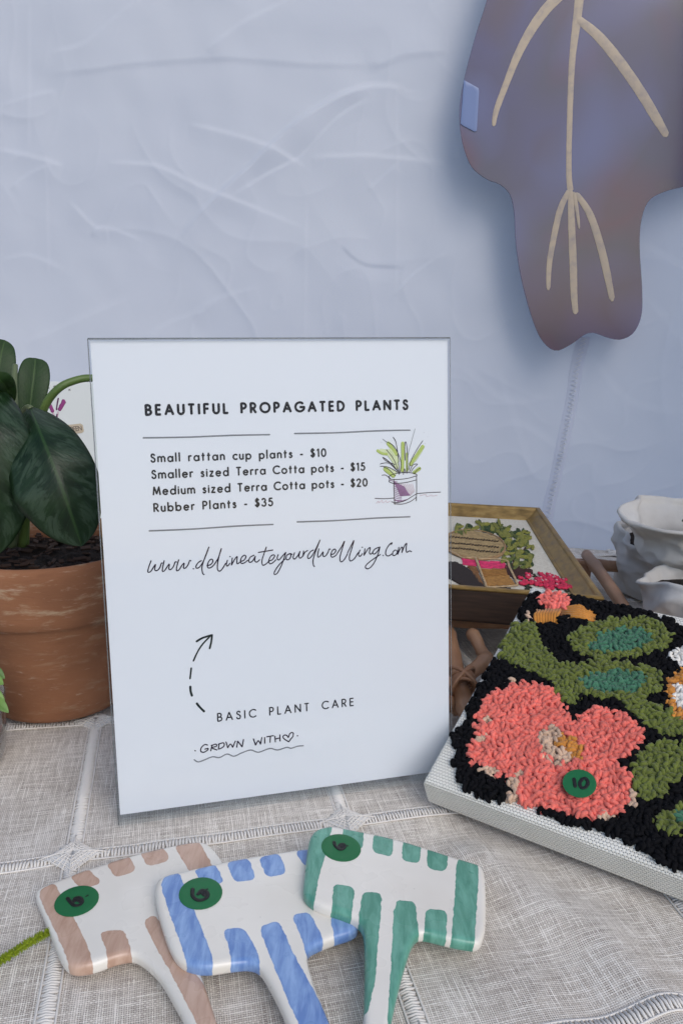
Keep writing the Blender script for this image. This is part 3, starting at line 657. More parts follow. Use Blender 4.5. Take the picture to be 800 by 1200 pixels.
# ================================================================== POTTED PLANT
PC = Vector((-.222, .567, 0))
pot = thing('potted_plant', 'dark green patterned houseplant in large streaked terracotta pot left of the sign', 'potted plant', (PC.x, PC.y, 0))
m_terra = mat('terracotta', (.33, .14, .07), .85); g = NT(m_terra)
o_ = g.mapping(g.obj(), loc=(-PC.x, -PC.y, 0)); sp_ = g.sep(o_)
ang = g.math('ARCTAN2', sp_[1], sp_[0]); cyl = g.comb(g.math('MULTIPLY', ang, .9), g.math('MULTIPLY', sp_[2], 16.0), 0.0)
st = g.noise(g.comb(g.math('MULTIPLY', ang, 1.1), g.math('MULTIPLY', sp_[2], 62.0), 0.0), 1.9, 6, .66, .35)
st2 = g.noise(g.comb(g.math('MULTIPLY', ang, 2.2), g.math('MULTIPLY', sp_[2], 150.0), 4.0), 2.0, 5, .65, .3)
lowf = g.noise(o_, 16, 3)
base = g.ramp(lowf, [(.3, (.19, .080, .038)), (.6, (.27, .115, .054)), (.75, (.33, .15, .075))])
rimw = g.mr(sp_[2], .070, .100)                        # lime bloom is heavier on the rim band
c = g.mix(g.math('MULTIPLY', g.mr(st, .53, .70), g.math('MULTIPLY_ADD', rimw, .5, .28)), base, (.47, .36, .24))
c = g.mix(g.math('MULTIPLY', g.mr(st2, .60, .72), .42), c, (.55, .42, .32))
c = g.mix(g.math('MULTIPLY', g.mr(st, .42, .30), .5), c, (.19, .075, .035))
g.col(c); g.nrm(g.bump(g.math('ADD', st, st2), .35, .0012))
prof = [(.0, .001), (.048, .001), (.0515, .0025), (.0535, .006), (.0555, .02), (.0610, .05), (.0660, .072), (.0680, .0785), (.0690, .0806), (.0702, .0816), (.0716, .0832), (.0724, .090), (.0736, .110), (.0742, .120), (.0738, .1258), (.0722, .1280), (.0700, .1278), (.0684, .1255), (.0672, .115), (.0660, .100)]
mb = MB(); mb.lathe(prof, PC, 96, lambda r, z, a: (r * (1 + .004 * math.sin(2 * a + 1)), z)); mb.build('flower_pot', m_terra, pot)
m_soil = mat('dark_potting_soil', (.02, .013, .009), 1.0); g = NT(m_soil)
g.col(g.ramp(g.noise(g.obj(), 220, 4, .7), [(.35, (.006, .004, .003)), (.60, (.030, .018, .012)), (.72, (.08, .045, .03))])); g.nrm(g.bump(g.noise(g.obj(), 180, 5, .7), 1, .006))
mb = MB(); n = 60; rows = []
for i in range(24):
    r = .0695 * i / 23
    rows.append([(PC.x + r * math.cos(2 * PI * k / n), PC.y + r * math.sin(2 * PI * k / n), .112 + .0045 * noise.noise(Vector((r * math.cos(2 * PI * k / n) * 70, r * math.sin(2 * PI * k / n) * 70, 2))) + .003 * noise.noise(Vector((r * math.cos(2 * PI * k / n) * 190, r * math.sin(2 * PI * k / n) * 190, 6))) + .002 * math.cos(r * 20)) for k in range(n + 1)])
mb.grid(rows)
soil = mb.build('soil', m_soil, pot)
m_bark = mat('bark_flake', (.05, .026, .016), .9); mb = MB()
for k in range(150):
    a = random.uniform(0, 2 * PI); r = .064 * math.sqrt(random.random()); p = Vector((PC.x + r * math.cos(a), PC.y + r * math.sin(a), .1145 + random.uniform(0, .004)))
    ax = Matrix.Rotation(random.uniform(0, PI), 3, 'Z') @ Matrix.Rotation(random.uniform(-.6, .6), 3, 'X')
    mb.box(p, random.uniform(.003, .011), random.uniform(.0015, .004), random.uniform(.0008, .002), (ax @ Vector((1, 0, 0)), ax @ Vector((0, 1, 0)), ax @ Vector((0, 0, 1))))
mb.build('bark_chips', m_bark, soil, False)

def leaf_material(name, dark, mid, silver, amt, rough=.35):
    m = mat(name, dark, rough, Specular_IOR_Level=.35); g = NT(m)
    t, _ = g.attr('lt'); s, _ = g.attr('ls')
    sa_ = g.math('ABSOLUTE', s)
    lat = g.math('SUBTRACT', t, g.math('MULTIPLY', sa_, .20))               # follows the side veins
    vec = g.comb(g.math('MULTIPLY', lat, 9.0), g.math('MULTIPLY', s, 1.3), 0.0)
    nz = g.noise(vec, 1.9, 4, .6, .6)
    band_ = g.math('MULTIPLY', g.mr(sa_, .16, .34), g.mr(sa_, .97, .74))
    f = g.math('MULTIPLY', g.mr(nz, .47, .58), band_)
    c = g.mix(g.mr(g.noise(vec, .9, 2), .3, .7), dark, mid)
    c = g.mix(g.math('MULTIPLY', f, amt), c, silver)
    sv_ = g.mr(g.math('SINE', g.math('MULTIPLY', lat, 95.0)), .90, 1.0)
    c = g.mix(g.math('MULTIPLY', sv_, .16), c, (mid[0] * 2.4, mid[1] * 2.0, mid[2] * 2.0))
    c = g.mix(g.mr(sa_, .055, .02), c, (mid[0] * 1.9, mid[1] * 1.7, mid[2] * 1.5))
    g.col(c)
    lat2 = g.math('SINE', g.math('MULTIPLY', lat, 95.0))
    g.nrm(g.bump(g.math('ADD', g.math('MULTIPLY', lat2, .08), g.noise(vec, 6, 2)), .22, .0012))
    tr = g.n.new('ShaderNodeBsdfTranslucent'); tr.inputs['Color'].default_value = (.05, .12, .02, 1)
    mx = g.n.new('ShaderNodeMixShader'); mx.inputs[0].default_value = .10
    g.l.new(g.b.outputs[0], mx.inputs[1]); g.l.new(tr.outputs[0], mx.inputs[2]); g.l.new(mx.outputs[0], g.n['Material Output'].inputs['Surface'])
    return m
m_leaf = leaf_material('variegated_leaf', (.005, .016, .006), (.013, .036, .012), (.046, .078, .048), .7, .36)
m_leafu = leaf_material('plain_leaf', (.014, .040, .009), (.020, .052, .011), (.02, .05, .012), .0, .5)
def leaf(name, mid, widths, m, parent, hint=None, foldv=.16, curl=0.0, ripple=.0):
    """mid: points of the midrib (3-D); widths: (t, left, right) half widths in metres"""
    P = [Vector(p) for p in spline([tuple(p) for p in mid], 10)]; N = len(P); nc = 17
    wt = np.array([w_[0] for w_ in widths])
    rows = []; lt = []; ls = []
    for i, p in enumerate(P):
        t = i / (N - 1); tg = (P[min(i + 1, N - 1)] - P[max(i - 1, 0)]).normalized()
        nn = (hint or (EYE - p)).normalized(); sd = tg.cross(nn).normalized(); nn = sd.cross(tg).normalized()
        tt = spline([(w_[0], w_[1], w_[2]) for w_ in widths], 8); ta = np.array(tt)
        wl_ = max(0, float(np.interp(t, ta[:, 0], ta[:, 1]))); wr_ = max(0, float(np.interp(t, ta[:, 0], ta[:, 2])))
        row = []
        for j in range(nc):
            s = -1 + 2 * j / (nc - 1); w_ = wl_ if s < 0 else wr_
            off = foldv * abs(s) * w_ * (1 - .55 * abs(s)) * 2 - curl * w_ * s * s + ripple * math.sin(t * 19 + s * 2) * abs(s) * w_
            row.append(p + sd * s * w_ + nn * off)
            lt.append(t); ls.append(s)
        rows.append(row)
    o = npmesh(name, [tuple(q) for r_ in rows for q in r_], gridfaces(N, nc), m, parent, attrs={'lt': lt, 'ls': ls})
    md = o.modifiers.new('thickness', 'SOLIDIFY'); md.thickness = .0007; md.offset = 0
    return o
def pp(u, v, y): return onY(u, v, y)
pxm = lambda y: y / F / math.cos(0.2)
# big drooping leaf in front, towards the sign
k = .50 / F
leaf('leaf', [pp(36, 478, .545), pp(48, 508, .515), pp(64, 548, .500), pp(80, 592, .496), pp(96, 640, .500)],
     [(0, .002, .003), (.10, .012, .015), (.25, .0205, .0245), (.45, .0245, .0290), (.65, .0250, .0300), (.82, .0200, .0240), (.93, .0115, .0130), (1, 0, 0)], m_leaf, pot, foldv=-.10, curl=.22, ripple=.03)
leaf('leaf', [pp(34, 496, .585), pp(37, 465, .590), pp(40, 440, .596), pp(42, 420, .604)],
     [(0, .004, .004), (.15, .0075, .0080), (.40, .0105, .0110), (.65, .0112, .0116), (.85, .0090, .0095), (.96, .0050, .0052), (1, 0, 0)], m_leafu, pot, foldv=.2)
leaf('leaf', [pp(-4, 466, .600), pp(-2, 440, .605), pp(2, 415, .612), pp(6, 399, .62)],
     [(0, .004, .004), (.2, .0115, .0085), (.5, .016, .0115), (.8, .012, .0085), (.94, .006, .004), (1, 0, 0)], m_leafu, pot, foldv=.15)
leaf('leaf', [pp(-14, 446, .545), pp(-10, 490, .508), pp(-7, 545, .496), pp(-5, 600, .494), pp(-6, 652, .500)],
     [(0, .003, .003), (.15, .017, .0085), (.35, .0245, .0130), (.55, .026, .0145), (.75, .021, .0115), (.90, .0115, .0060), (1, 0, 0)], m_leaf, pot, foldv=-.08, curl=.2)
leaf('leaf', [pp(14, 470, .55), pp(8, 455, .54), pp(1, 446, .53), pp(-14, 436, .525)],
     [(0, .002, .002), (.3, .006, .006), (.7, .007, .007), (1, 0, 0)], m_leafu, pot, foldv=.2)
leaf('leaf', [pp(196, 478, .62), pp(222, 500, .62), pp(250, 540, .62), pp(262, 590, .62)],
     [(0, .003, .003), (.2, .018, .018), (.5, .026, .026), (.8, .016, .016), (1, 0, 0)], m_leaf, pot, foldv=-.1, curl=.2)
leaf('leaf', [pp(-50, 470, .6), pp(-80, 440, .6), pp(-110, 450, .58), pp(-140, 500, .57)],
     [(0, .003, .003), (.2, .018, .018), (.5, .026, .026), (.8, .016, .016), (1, 0, 0)], m_leaf, pot, foldv=-.1, curl=.2)
m_stem = mat('green_stem', (.10, .17, .035), .5); g = NT(m_stem); g.col(g.ramp(g.noise(g.obj(), 40, 3), [(.3, (.065, .12, .022)), (.7, (.13, .20, .05))]))
m_stem2 = mat('grey_green_stem', (.10, .13, .06), .55)
def stem(pts, r0, r1, m): 
    q = spline([tuple(pp(*p)) for p in pts], 8); mb = MB(); N = len(q); mb.tube(q, [r0 + (r1 - r0) * i / (N - 1) for i in range(N)], 10); mb.build('stem', m, pot)
stem([(14, 640, .565), (18, 590, .560), (17, 540, .555), (18, 490, .556), (17, 455, .566), (18, 428, .58)], .0036, .0020, m_stem2)
stem([(4, 640, .57), (12, 580, .555), (14, 530, .546), (8, 490, .545), (-2, 456, .553), (-14, 444, .56)], .0036, .0020, m_stem)
stem([(26, 640, .575), (36, 570, .572), (44, 520, .57), (48, 492, .566), (54, 474, .562), (66, 458, .560), (82, 448, .564), (108, 443, .572), (150, 449, .59), (196, 478, .62)], .0034, .0026, m_stem)
stem([(22, 640, .575), (24, 560, .575), (25, 510, .565), (27, 487, .556), (32, 478, .550), (37, 479, .545)], .0030, .0022, m_stem2)
stem([(30, 640, .59), (33, 560, .588), (34, 496, .585)], .003, .002, m_stem)
stem([(-20, 640, .59), (-30, 540, .59), (-50, 470, .6)], .003, .002, m_stem)
stem([(0, 640, .60), (-4, 540, .60), (-4, 464, .60)], .003, .002, m_stem)

# ================================================================== ART CARD AT THE BACK
CY = .975
cardt = thing('art_card', 'pale upright card printed with a magenta flower behind the terracotta pot plant', 'art card', tuple(onY(82, 447, CY).xy) + (0,))
ctop = onY(82, 447, CY).z
m_card = mat('pale_card', (.66, .69, .68), .6)
cx0, cx1 = onY(26, 447, CY).x, onY(136, 447, CY).x; tilt = Vector((0, .05, 1)).normalized(); cn = Vector((0, -1, .05)).normalized()
cf = (Vector(((cx0 + cx1) / 2, CY - ctop * .05, .0)), Vector((1, 0, 0)), tilt, cn)
slab('card_sheet', resample([(cx0 - cf[0].x, .001), (cx1 - cf[0].x, .001), (cx1 - cf[0].x, ctop), (cx0 - cf[0].x, ctop)], .004, True), .002, .0004, .006, cf, m_card, cardt)
def c2_(u, v): return px2(cf, u, v)
def c4(L): return [c2_(40 + x / 7.5, 400 + y / 7.5) for x, y in L]
m_mag = mat('magenta_print', (.26, .04, .18), .6); m_mag2 = mat('dark_plum_print', (.09, .02, .08), .6); m_lab = mat('kraft_label', (.50, .42, .31), .7); m_cink = mat('brown_print', (.12, .10, .09), .7); m_blush = mat('pale_pink_print', (.55, .40, .47), .7)
strokes('flower_print', [c4([(262, 520), (250, 560), (225, 600)]), c4([(268, 530), (235, 575)]), c4([(140, 560), (155, 590), (165, 615)])], cf, m_mag, cardt, .0048, lift=.0003)
strokes('petal_print', [c4([(216, 500), (206, 550), (200, 600)]), c4([(205, 640), (200, 690), (205, 740)]), c4([(110, 640), (150, 670), (195, 695)])], cf, m_mag2, cardt, .0018, lift=.0004)
strokes('petal_wash', [c4([(215, 620), (205, 660), (196, 690)]), c4([(165, 620), (178, 650), (190, 690)])], cf, m_blush, cardt, .0022, lift=.0002)
slab('label_strip', resample([c2_(58, 500.5), c2_(97, 496), c2_(99, 507), c2_(60, 512)], .002, True), .0004, .0001, .004, (at(cf, 0, 0, .0006), cf[1], cf[2], cf[3]), m_lab, cardt)
strokes('label_text', textlines('EVERGREEN', c2_(65, 508.2), c2_(96.4, 504), .0056), cf, m_cink, cardt, .0008, lift=.0008, sm=1)
strokes('small_print', [c4([(170, 395), (190, 390)]), c4([(178, 392), (178, 415)]), c4([(305, 420), (322, 432)]), c4([(320, 418), (306, 434)]), c4([(130, 412), (140, 408)])], cf, m_cink, cardt, .0006, lift=.0003, sm=1)

# ================================================================== GLASS TUMBLER WITH CUTTING AT LEFT EDGE
GC = Vector((-.2580, .470, 0))
gt = thing('propagation_glass', 'small glass of pebbles and green sprigs at the left edge before the terracotta pot', 'glass plant cup', tuple(GC))
m_glass = bpy.data.materials.new('clear_glass'); m_glass.use_nodes = True
g = NT.__new__(NT); g.m = m_glass; g.n = m_glass.node_tree.nodes; g.l = m_glass.node_tree.links; g.n.remove(g.n['Principled BSDF'])
tp = g.n.new('ShaderNodeBsdfTransparent'); tp.inputs['Color'].default_value = (.93, .95, .95, 1); gl = g.n.new('ShaderNodeBsdfGlossy'); gl.inputs['Roughness'].default_value = .03
fr = g.n.new('ShaderNodeLayerWeight'); fr.inputs['Blend'].default_value = .5
mx = g.n.new('ShaderNodeMixShader'); g.l.new(g.math('MULTIPLY_ADD', g.math('POWER', fr.outputs['Facing'], 3.0), .8, .05), mx.inputs[0]); g.l.new(tp.outputs[0], mx.inputs[1]); g.l.new(gl.outputs[0], mx.inputs[2]); g.l.new(mx.outputs[0], g.n['Material Output'].inputs['Surface'])
mb = MB(); mb.lathe([(0, .001), (.026, .001), (.0285, .003), (.0305, .015), (.0325, .046), (.0320, .047), (.0312, .046), (.0292, .015), (.0275, .005), (0, .004)], GC, 48); mb.build('tumbler', m_glass, gt)
m_peb = mat('mixed_pebbles', (.3, .2, .2), .6); g = NT(m_peb)
vo_ = g.n.new('ShaderNodeTexVoronoi'); vo_.inputs['Scale'].default_value = 190; g.l.new(g.obj(), vo_.inputs['Vector'])
g.col(g.ramp(g.sep(vo_.outputs['Color'])[0], [(.1, (.10, .04, .035)), (.35, (.32, .13, .12)), (.6, (.25, .24, .27)), (.85, (.50, .46, .45))])); g.nrm(g.bump(vo_.outputs[0], .8, .003))
mb = MB(); mb.lathe([(0, .005), (.0270, .0055), (.0286, .015), (.0302, .033), (.024, .037), (.010, .034), (0, .035)], GC, 40); mb.build('pebbles', m_peb, gt)
m_sp = mat('bright_green_sprig', (.09, .19, .035), .5); g = NT(m_sp); g.col(g.ramp(g.noise(g.obj(), 60, 2), [(.3, (.05, .13, .025)), (.7, (.15, .28, .06))]))
def sprig(p, d, L, w_):
    p = Vector(p); d = Vector(d).normalized(); mid = [p, p + d * L * .5 + Vector((0, 0, L * .12)), p + d * L - Vector((0, 0, L * .1))]
    leaf('leaf', mid, [(0, .001, .001), (.3, w_, w_), (.65, w_ * .8, w_ * .8), (1, 0, 0)], m_sp, gt, hint=Vector((0.2, -.6, .8)), foldv=.2)
for (u, v, y, d, L, w_) in ((-6, 786, .468, (1, -.2, -.25), .013, .0038), (-14, 800, .462, (1, -.3, .2), .019, .005), (-10, 812, .460, (1, -.2, -.35), .016, .0045), (-4, 823, .458, (1, -.35, -.2), .016, .0040), (-14, 830, .452, (1, -.2, .1), .014, .004),
                            (-30, 795, .47, (-.5, -.5, .4), .02, .006), (-45, 810, .47, (-1, -.2, .2), .02, .006), (-20, 780, .48, (.1, .2, 1), .02, .005)):
    sprig(onY(u - 9, v, y), d, L, w_)
mb = MB()
for i in range(5):
    a = i * 1.3; mb.tube([(GC.x + .008 * math.cos(a), GC.y + .008 * math.sin(a), .030), (GC.x + .014 * math.cos(a), GC.y + .012 * math.sin(a), .055), (GC.x + .022 * math.cos(a), GC.y + .016 * math.sin(a) - .004, .075)], .0011, 6)
mb.build('stem', m_sp, gt)

# ================================================================== CERAMIC PLANT MARKERS
def glaze(name, cdark, clight, seed):
    m = mat(name, (.72, .71, .68), .28, Coat_Weight=.25, Coat_Roughness=.12); g = NT(m); o_ = g.mapping(g.obj(), loc=(seed, 0, 0))
    d, _ = g.attr('paint'); d = g.math('ADD', d, g.math('MULTIPLY_ADD', g.noise(o_, 260, 3, .55), 1.6, -.8))
    f = g.mr(d, -.12, .12)
    br = g.noise(g.mapping(o_, (2.6, .55, 1), (0, 0, .45 - .35 * seed)), 90, 4, .62, .5); edge = g.mr(d, .0, 1.1)
    pc = g.mix(g.mr(br, .36, .64), clight, cdark); pc = g.mix(g.math('MULTIPLY', g.math('SUBTRACT', 1.0, edge), .45), pc, cdark)
    body = g.ramp(g.noise(o_, 20, 4), [(.3, (.72, .685, .62)), (.7, (.80, .77, .71))])
    spk = g.mr(g.noise(g.mapping(o_, loc=(2, 5, 1)), 520, 1), .76, .80)
    body = g.mix(g.math('MULTIPLY', spk, .35), body, (.35, .33, .30))
    g.col(g.mix(g.math('MULTIPLY', f, .97), body, pc)); g.rough(g.mr(g.noise(o_, 60, 2), .3, .7, .22, .38))
    g.nrm(g.bump(g.math('ADD', g.noise(o_, 40, 2), g.math('MULTIPLY', f, .15)), .14, .0012)); return m
m_dot = mat('green_price_dot', (.006, .135, .042), .5); m_mark = mat('black_marker', (.006, .006, .007), .5)
def sticker(parent, fr, u, v, rad, lift, marks):
    a, b = px2(fr, u, v); n = 40
    slab('price_sticker', [(a + rad * math.cos(2 * PI * k / n), b + rad * math.sin(2 * PI * k / n)) for k in range(n)], .0002, .00005, .0025, (at(fr, 0, 0, lift), fr[1], fr[2], fr[3]), m_dot, parent)
    st = [o for o in parent.children if o.name.startswith('price_sticker')][-1]
    strokes('handwritten_number', [[px2(fr, *p) for p in L] for L, w_ in marks], fr, m_mark, st, .001, lift=lift + .0002, widths=[w_ for L, w_ in marks])
def six(x0, y0, k=8): return lambda L: [(x0 + a / k, y0 + b / k) for a, b in L]
def marker(label, zs, outline, paint, dark, light, seed, dot):
    """zs: heights of the top face at three photo points"""
    pts = [onZ(u, v, z) for u, v, z in zs]; fr = planeframe(*pts)
    base = pts[0] - fr[3] * .0075
    t = thing('plant_marker', label, 'plant marker', (base.x, base.y, max(base.z, 0)), 'ceramic T-shaped plant markers')
    m = glaze('glaze_' + dark[0], dark[1], light, seed)
    zo = .0006                                        # outline was traced on the rim of the top face
    slab('ceramic_body', spline([px2(fr, *q) for q in outline], 7, True), .0072, .0026, .0011, fr, m, t, [chaikin([px2(fr, *q) for q in poly]) for poly in paint], .0003)
    u, v, rad, marks = dot; sticker(t, fr, u, v, rad, .0003, marks)
    return t
Z2 = lambda L: [(x / 2, 940 + y / 2) for x, y in L]
Z5 = lambda L: [(320 + x / 2.5, 930 + y / 2.5) for x, y in L]
f6 = six(30, 1020)
marker('peach striped white ceramic plant marker lying lowest under the blue one', [(60, 1060, .0074), (240, 1010, .0074), (230, 1190, .0074)],
 [(42, 1047), (46, 1039), (60, 1033), (100, 1018), (150, 1002), (200, 990), (228, 985.5), (242, 987), (254, 998), (263, 1012), (278, 1050), (283, 1072), (276, 1082), (255, 1090), (236, 1098), (231, 1110), (234, 1132), (243, 1160), (256, 1200), (280, 1275), (262, 1285), (244, 1262), (219, 1198), (203, 1168), (190, 1146), (178, 1132), (166, 1122), (154, 1117), (136, 1120), (110, 1129), (88, 1132), (76, 1126), (68, 1112), (57, 1085), (48, 1062)],
 [Z2([(88, 212), (128, 186), (150, 235), (185, 290), (215, 362), (222, 410), (168, 412), (158, 365), (120, 280)]), Z2([(165, 175), (205, 155), (240, 190), (198, 203), (182, 195)]), Z2([(248, 145), (300, 122), (322, 160), (272, 178)]), Z2([(328, 118), (380, 100), (400, 137), (346, 152)]),
  Z2([(405, 100), (460, 82), (500, 150), (545, 250), (500, 260), (450, 170)]), Z2([(232, 305), (290, 298), (308, 345), (312, 385), (253, 395), (250, 345)]), Z2([(333, 280), (365, 262), (440, 385), (478, 420), (522, 535), (600, 700), (540, 700), (465, 525), (400, 400)])],
 ('peach', (.45, .28, .20)), (.57, .39, .30), 1.0,
 (90.3, 1056, .0108, [(f6([(395, 265), (420, 300), (460, 335), (510, 330), (535, 295), (510, 262), (465, 268), (460, 300)]), .0020), (f6([(470, 275), (500, 290), (520, 300)]), .0022), (f6([(570, 250), (588, 240)]), .0009)]))
f6b = lambda L: [(x / 2, 940 + y / 2) for x, y in L]
marker('blue striped white ceramic plant marker lying between the peach and green ones', [(195, 1040, .0156), (400, 1010, .0116), (330, 1180, .0100)],
 [(182, 1043), (185, 1030), (194, 1024), (212, 1020), (275, 1006), (330, 997), (352, 994), (392, 991), (404, 997), (411, 1020), (416, 1060), (420, 1083), (413, 1091), (392, 1098), (372, 1106), (362, 1113), (361, 1125), (368, 1150), (380, 1180), (400, 1230), (412, 1268), (395, 1282), (372, 1266), (340, 1200), (325, 1167), (312, 1143), (303, 1131), (290, 1127), (268, 1129), (245, 1132), (225, 1130), (210, 1122), (199, 1105), (190, 1080), (185, 1062)],
 [Z2([(374, 182), (418, 160), (440, 215), (470, 290), (498, 360), (500, 412), (445, 412), (436, 365), (400, 270)]), Z2([(455, 158), (505, 144), (526, 187), (492, 197), (470, 187)]), Z2([(530, 140), (582, 128), (600, 182), (550, 189)]), Z2([(605, 130), (655, 118), (672, 167), (625, 177)]), Z2([(690, 114), (742, 105), (765, 142), (715, 152)]),
  Z2([(522, 300), (570, 293), (605, 350), (612, 400), (543, 405), (540, 350)]), Z2([(606, 292), (655, 278), (690, 360), (730, 430), (790, 535), (850, 680), (780, 680), (700, 525), (640, 380)]), Z2([(682, 265), (725, 256), (757, 320), (757, 352), (718, 362), (708, 320)]), Z5([(165, 358), (230, 372), (262, 385), (255, 410), (185, 445)])],
 ('blue', (.10, .21, .50)), (.25, .40, .68), 2.0,
 (235.3, 1047, .0108, [(f6b([(452, 205), (452, 222), (466, 232), (484, 226), (486, 214), (474, 208), (464, 218)]), .0021), (f6b([(474, 214), (480, 220)]), .0022), (f6b([(483, 207), (487, 205)]), .0008)]))
f6c = lambda L: [(320 + x / 2.5, 930 + y / 2.5) for x, y in L]
marker('green striped white ceramic plant marker lying on top of the blue one', [(370, 1020, .0178), (560, 1060, .0098), (445, 1180, .0130)],
 Z5([(92, 240), (103, 150), (112, 118), (130, 101), (165, 92), (205, 97), (350, 127), (500, 173), (595, 202), (612, 212), (620, 235), (624, 300), (623, 380), (614, 420), (600, 434), (575, 434), (520, 424), (450, 407), (425, 410), (408, 435), (392, 480), (370, 560), (342, 690), (330, 800), (295, 810), (262, 790), (266, 680), (269, 560), (269, 450), (264, 392), (245, 366), (205, 347), (140, 325), (105, 304), (90, 280)]),
 [Z5([(122, 95), (178, 82), (152, 185), (132, 250), (117, 340), (70, 320), (70, 260), (95, 140)]), Z5([(205, 88), (266, 100), (263, 161), (226, 161), (203, 130)]), Z5([(295, 112), (352, 122), (349, 186), (289, 171)]), Z5([(380, 130), (434, 148), (429, 206), (376, 196)]), Z5([(452, 155), (513, 172), (506, 229), (449, 219)]),
  Z5([(538, 180), (602, 198), (598, 300), (588, 465), (519, 455), (529, 330)]), Z5([(178, 262), (240, 275), (230, 350), (228, 380), (165, 365), (172, 335)]), Z5([(261, 288), (319, 290), (313, 370), (297, 560), (277, 640), (262, 640), (258, 450), (250, 370)]), Z5([(354, 312), (416, 316), (424, 390), (432, 425), (402, 475), (350, 690), (332, 690), (345, 500)]), Z5([(448, 335), (511, 343), (506, 425), (505, 450), (437, 440), (441, 405)])],
 ('green', (.045, .235, .165)), (.13, .38, .29), 3.0,
 (399.6, 993.6, .0108, [(f6c([(178, 143), (182, 156), (196, 166), (208, 160), (206, 150), (196, 152), (192, 160)]), .0020), (f6c([(198, 154), (203, 159)]), .0021), (f6c([(213, 155), (219, 155)]), .0008)]))

# ================================================================== PUNCH-NEEDLE CANVAS
ZTOP = .0205
kA, kB = onZ(495, 915, ZTOP), onZ(800, 1030, ZTOP); kC = onZ(612, 684, .099); kf = planeframe(kA, kB, kC)
CW, CH = .245, to2(kf, kC)[1]
cv = thing('yarn_flower_canvas', 'white stretched canvas with coral yarn flower and olive leaves on black, right of the sign', 'textile art', tuple(kA - kf[3] * .02))
def k2(u, v): return px2(kf, u, v)
K5 = lambda L, h=0: [to2(kf, onP(480 + x / 2.5, 660 + y / 2.5, kf[0] + kf[3] * h, kf[3])) for x, y in L]
m_cv = mat('white_monks_cloth', (.76, .76, .73), .9); g = NT(m_cv)
ta, _ = g.attr('wa'); tb_, _ = g.attr('wb'); PQ = .00205
def cell(v, off=0.0): return g.math('FRACT', g.math('ADD', g.math('MULTIPLY', v, 1 / PQ), off))
row_odd = g.math('MODULO', g.math('FLOOR', g.math('MULTIPLY', tb_, 1 / PQ)), 2.0)
fa = g.math('ABSOLUTE', g.math('SUBTRACT', g.math('FRACT', g.math('ADD', g.math('MULTIPLY', ta, 1 / PQ), g.math('MULTIPLY', g.math('ABSOLUTE', row_odd), .5))), .5)); fb = g.math('ABSOLUTE', g.math('SUBTRACT', cell(tb_), .5))
hole = g.math('MULTIPLY', g.mr(fa, .32, .44), g.mr(fb, .18, .36)); ridge = g.math('SUBTRACT', 1.0, g.math('MULTIPLY', g.math('MULTIPLY', fb, fb), 3.0))
ridge = g.math('SUBTRACT', ridge, g.math('MULTIPLY', g.math('MULTIPLY', fa, fa), 1.4))
g.col(g.mix(g.math('MULTIPLY', hole, .75), g.ramp(g.noise(g.obj(), 60, 3), [(.3, (.74, .73, .67)), (.7, (.82, .81, .755))]), (.20, .20, .19)))
g.nrm(g.bump(g.math('SUBTRACT', ridge, g.math('MULTIPLY', hole, .8)), .8, .0007))
# wrapped box: profile of rounded edges swept over a grid, with unfolded coordinates for the weave
TH, RR = .0215, .0028
def unfold(t, lo, hi):                              # t runs over the unfolded sheet: down, across, down
    L = TH - RR; qa = RR * PI / 2
    if t < lo + RR - 0: s = lo + RR - t
    elif t > hi - RR: s = t - (hi - RR)
    else: return t, 0.0
    sgn = -1 if t < lo + RR else 1; e = lo if sgn < 0 else hi
    if s < qa: a = s / RR; return e - sgn * RR + sgn * RR * math.sin(a), -RR + RR * math.cos(a)
    return e, -RR - (s - qa)
def runs(lo, hi):
    qa = RR * PI / 2
    return np.r_[[lo + RR - qa - (TH - RR)], np.linspace(lo + RR - qa, lo + RR, 5), np.linspace(lo + RR, hi - RR, 40)[1:-1], np.linspace(hi - RR, hi - RR + qa, 5), [hi - RR + qa + TH - RR]]
ua, ub = runs(0, CW), runs(0, CH); V = []; A1 = []; B1 = []
for t in ub:
    for s in ua:
        a, za = unfold(s, 0, CW); b, zb = unfold(t, 0, CH)
        V.append(tuple(at(kf, a, b, min(za, zb) if za * zb == 0 else max(-TH, -math.hypot(za, zb) if max(-za, -zb) < RR else min(za, zb))))); A1.append(s); B1.append(t)
npmesh('stretched_canvas', V, gridfaces(len(ub), len(ua)), m_cv, cv, attrs={'wa': np.array(A1) + 1, 'wb': np.array(B1) + 1})
m_wood = mat('pine_stretcher', (.42, .31, .19), .7); mb = MB()
for (a, b, w_, h_) in ((CW / 2, .012, CW - .006, .018), (CW / 2, CH - .012, CW - .006, .018), (.012, CH / 2, .018, CH - .046), (CW - .012, CH / 2, .018, CH - .046)):
    mb.box(at(kf, a, b, -.0125), w_, h_, .015, (kf[1], kf[2], kf[3]))
mb.build('stretcher_bars', m_wood, cv, False)
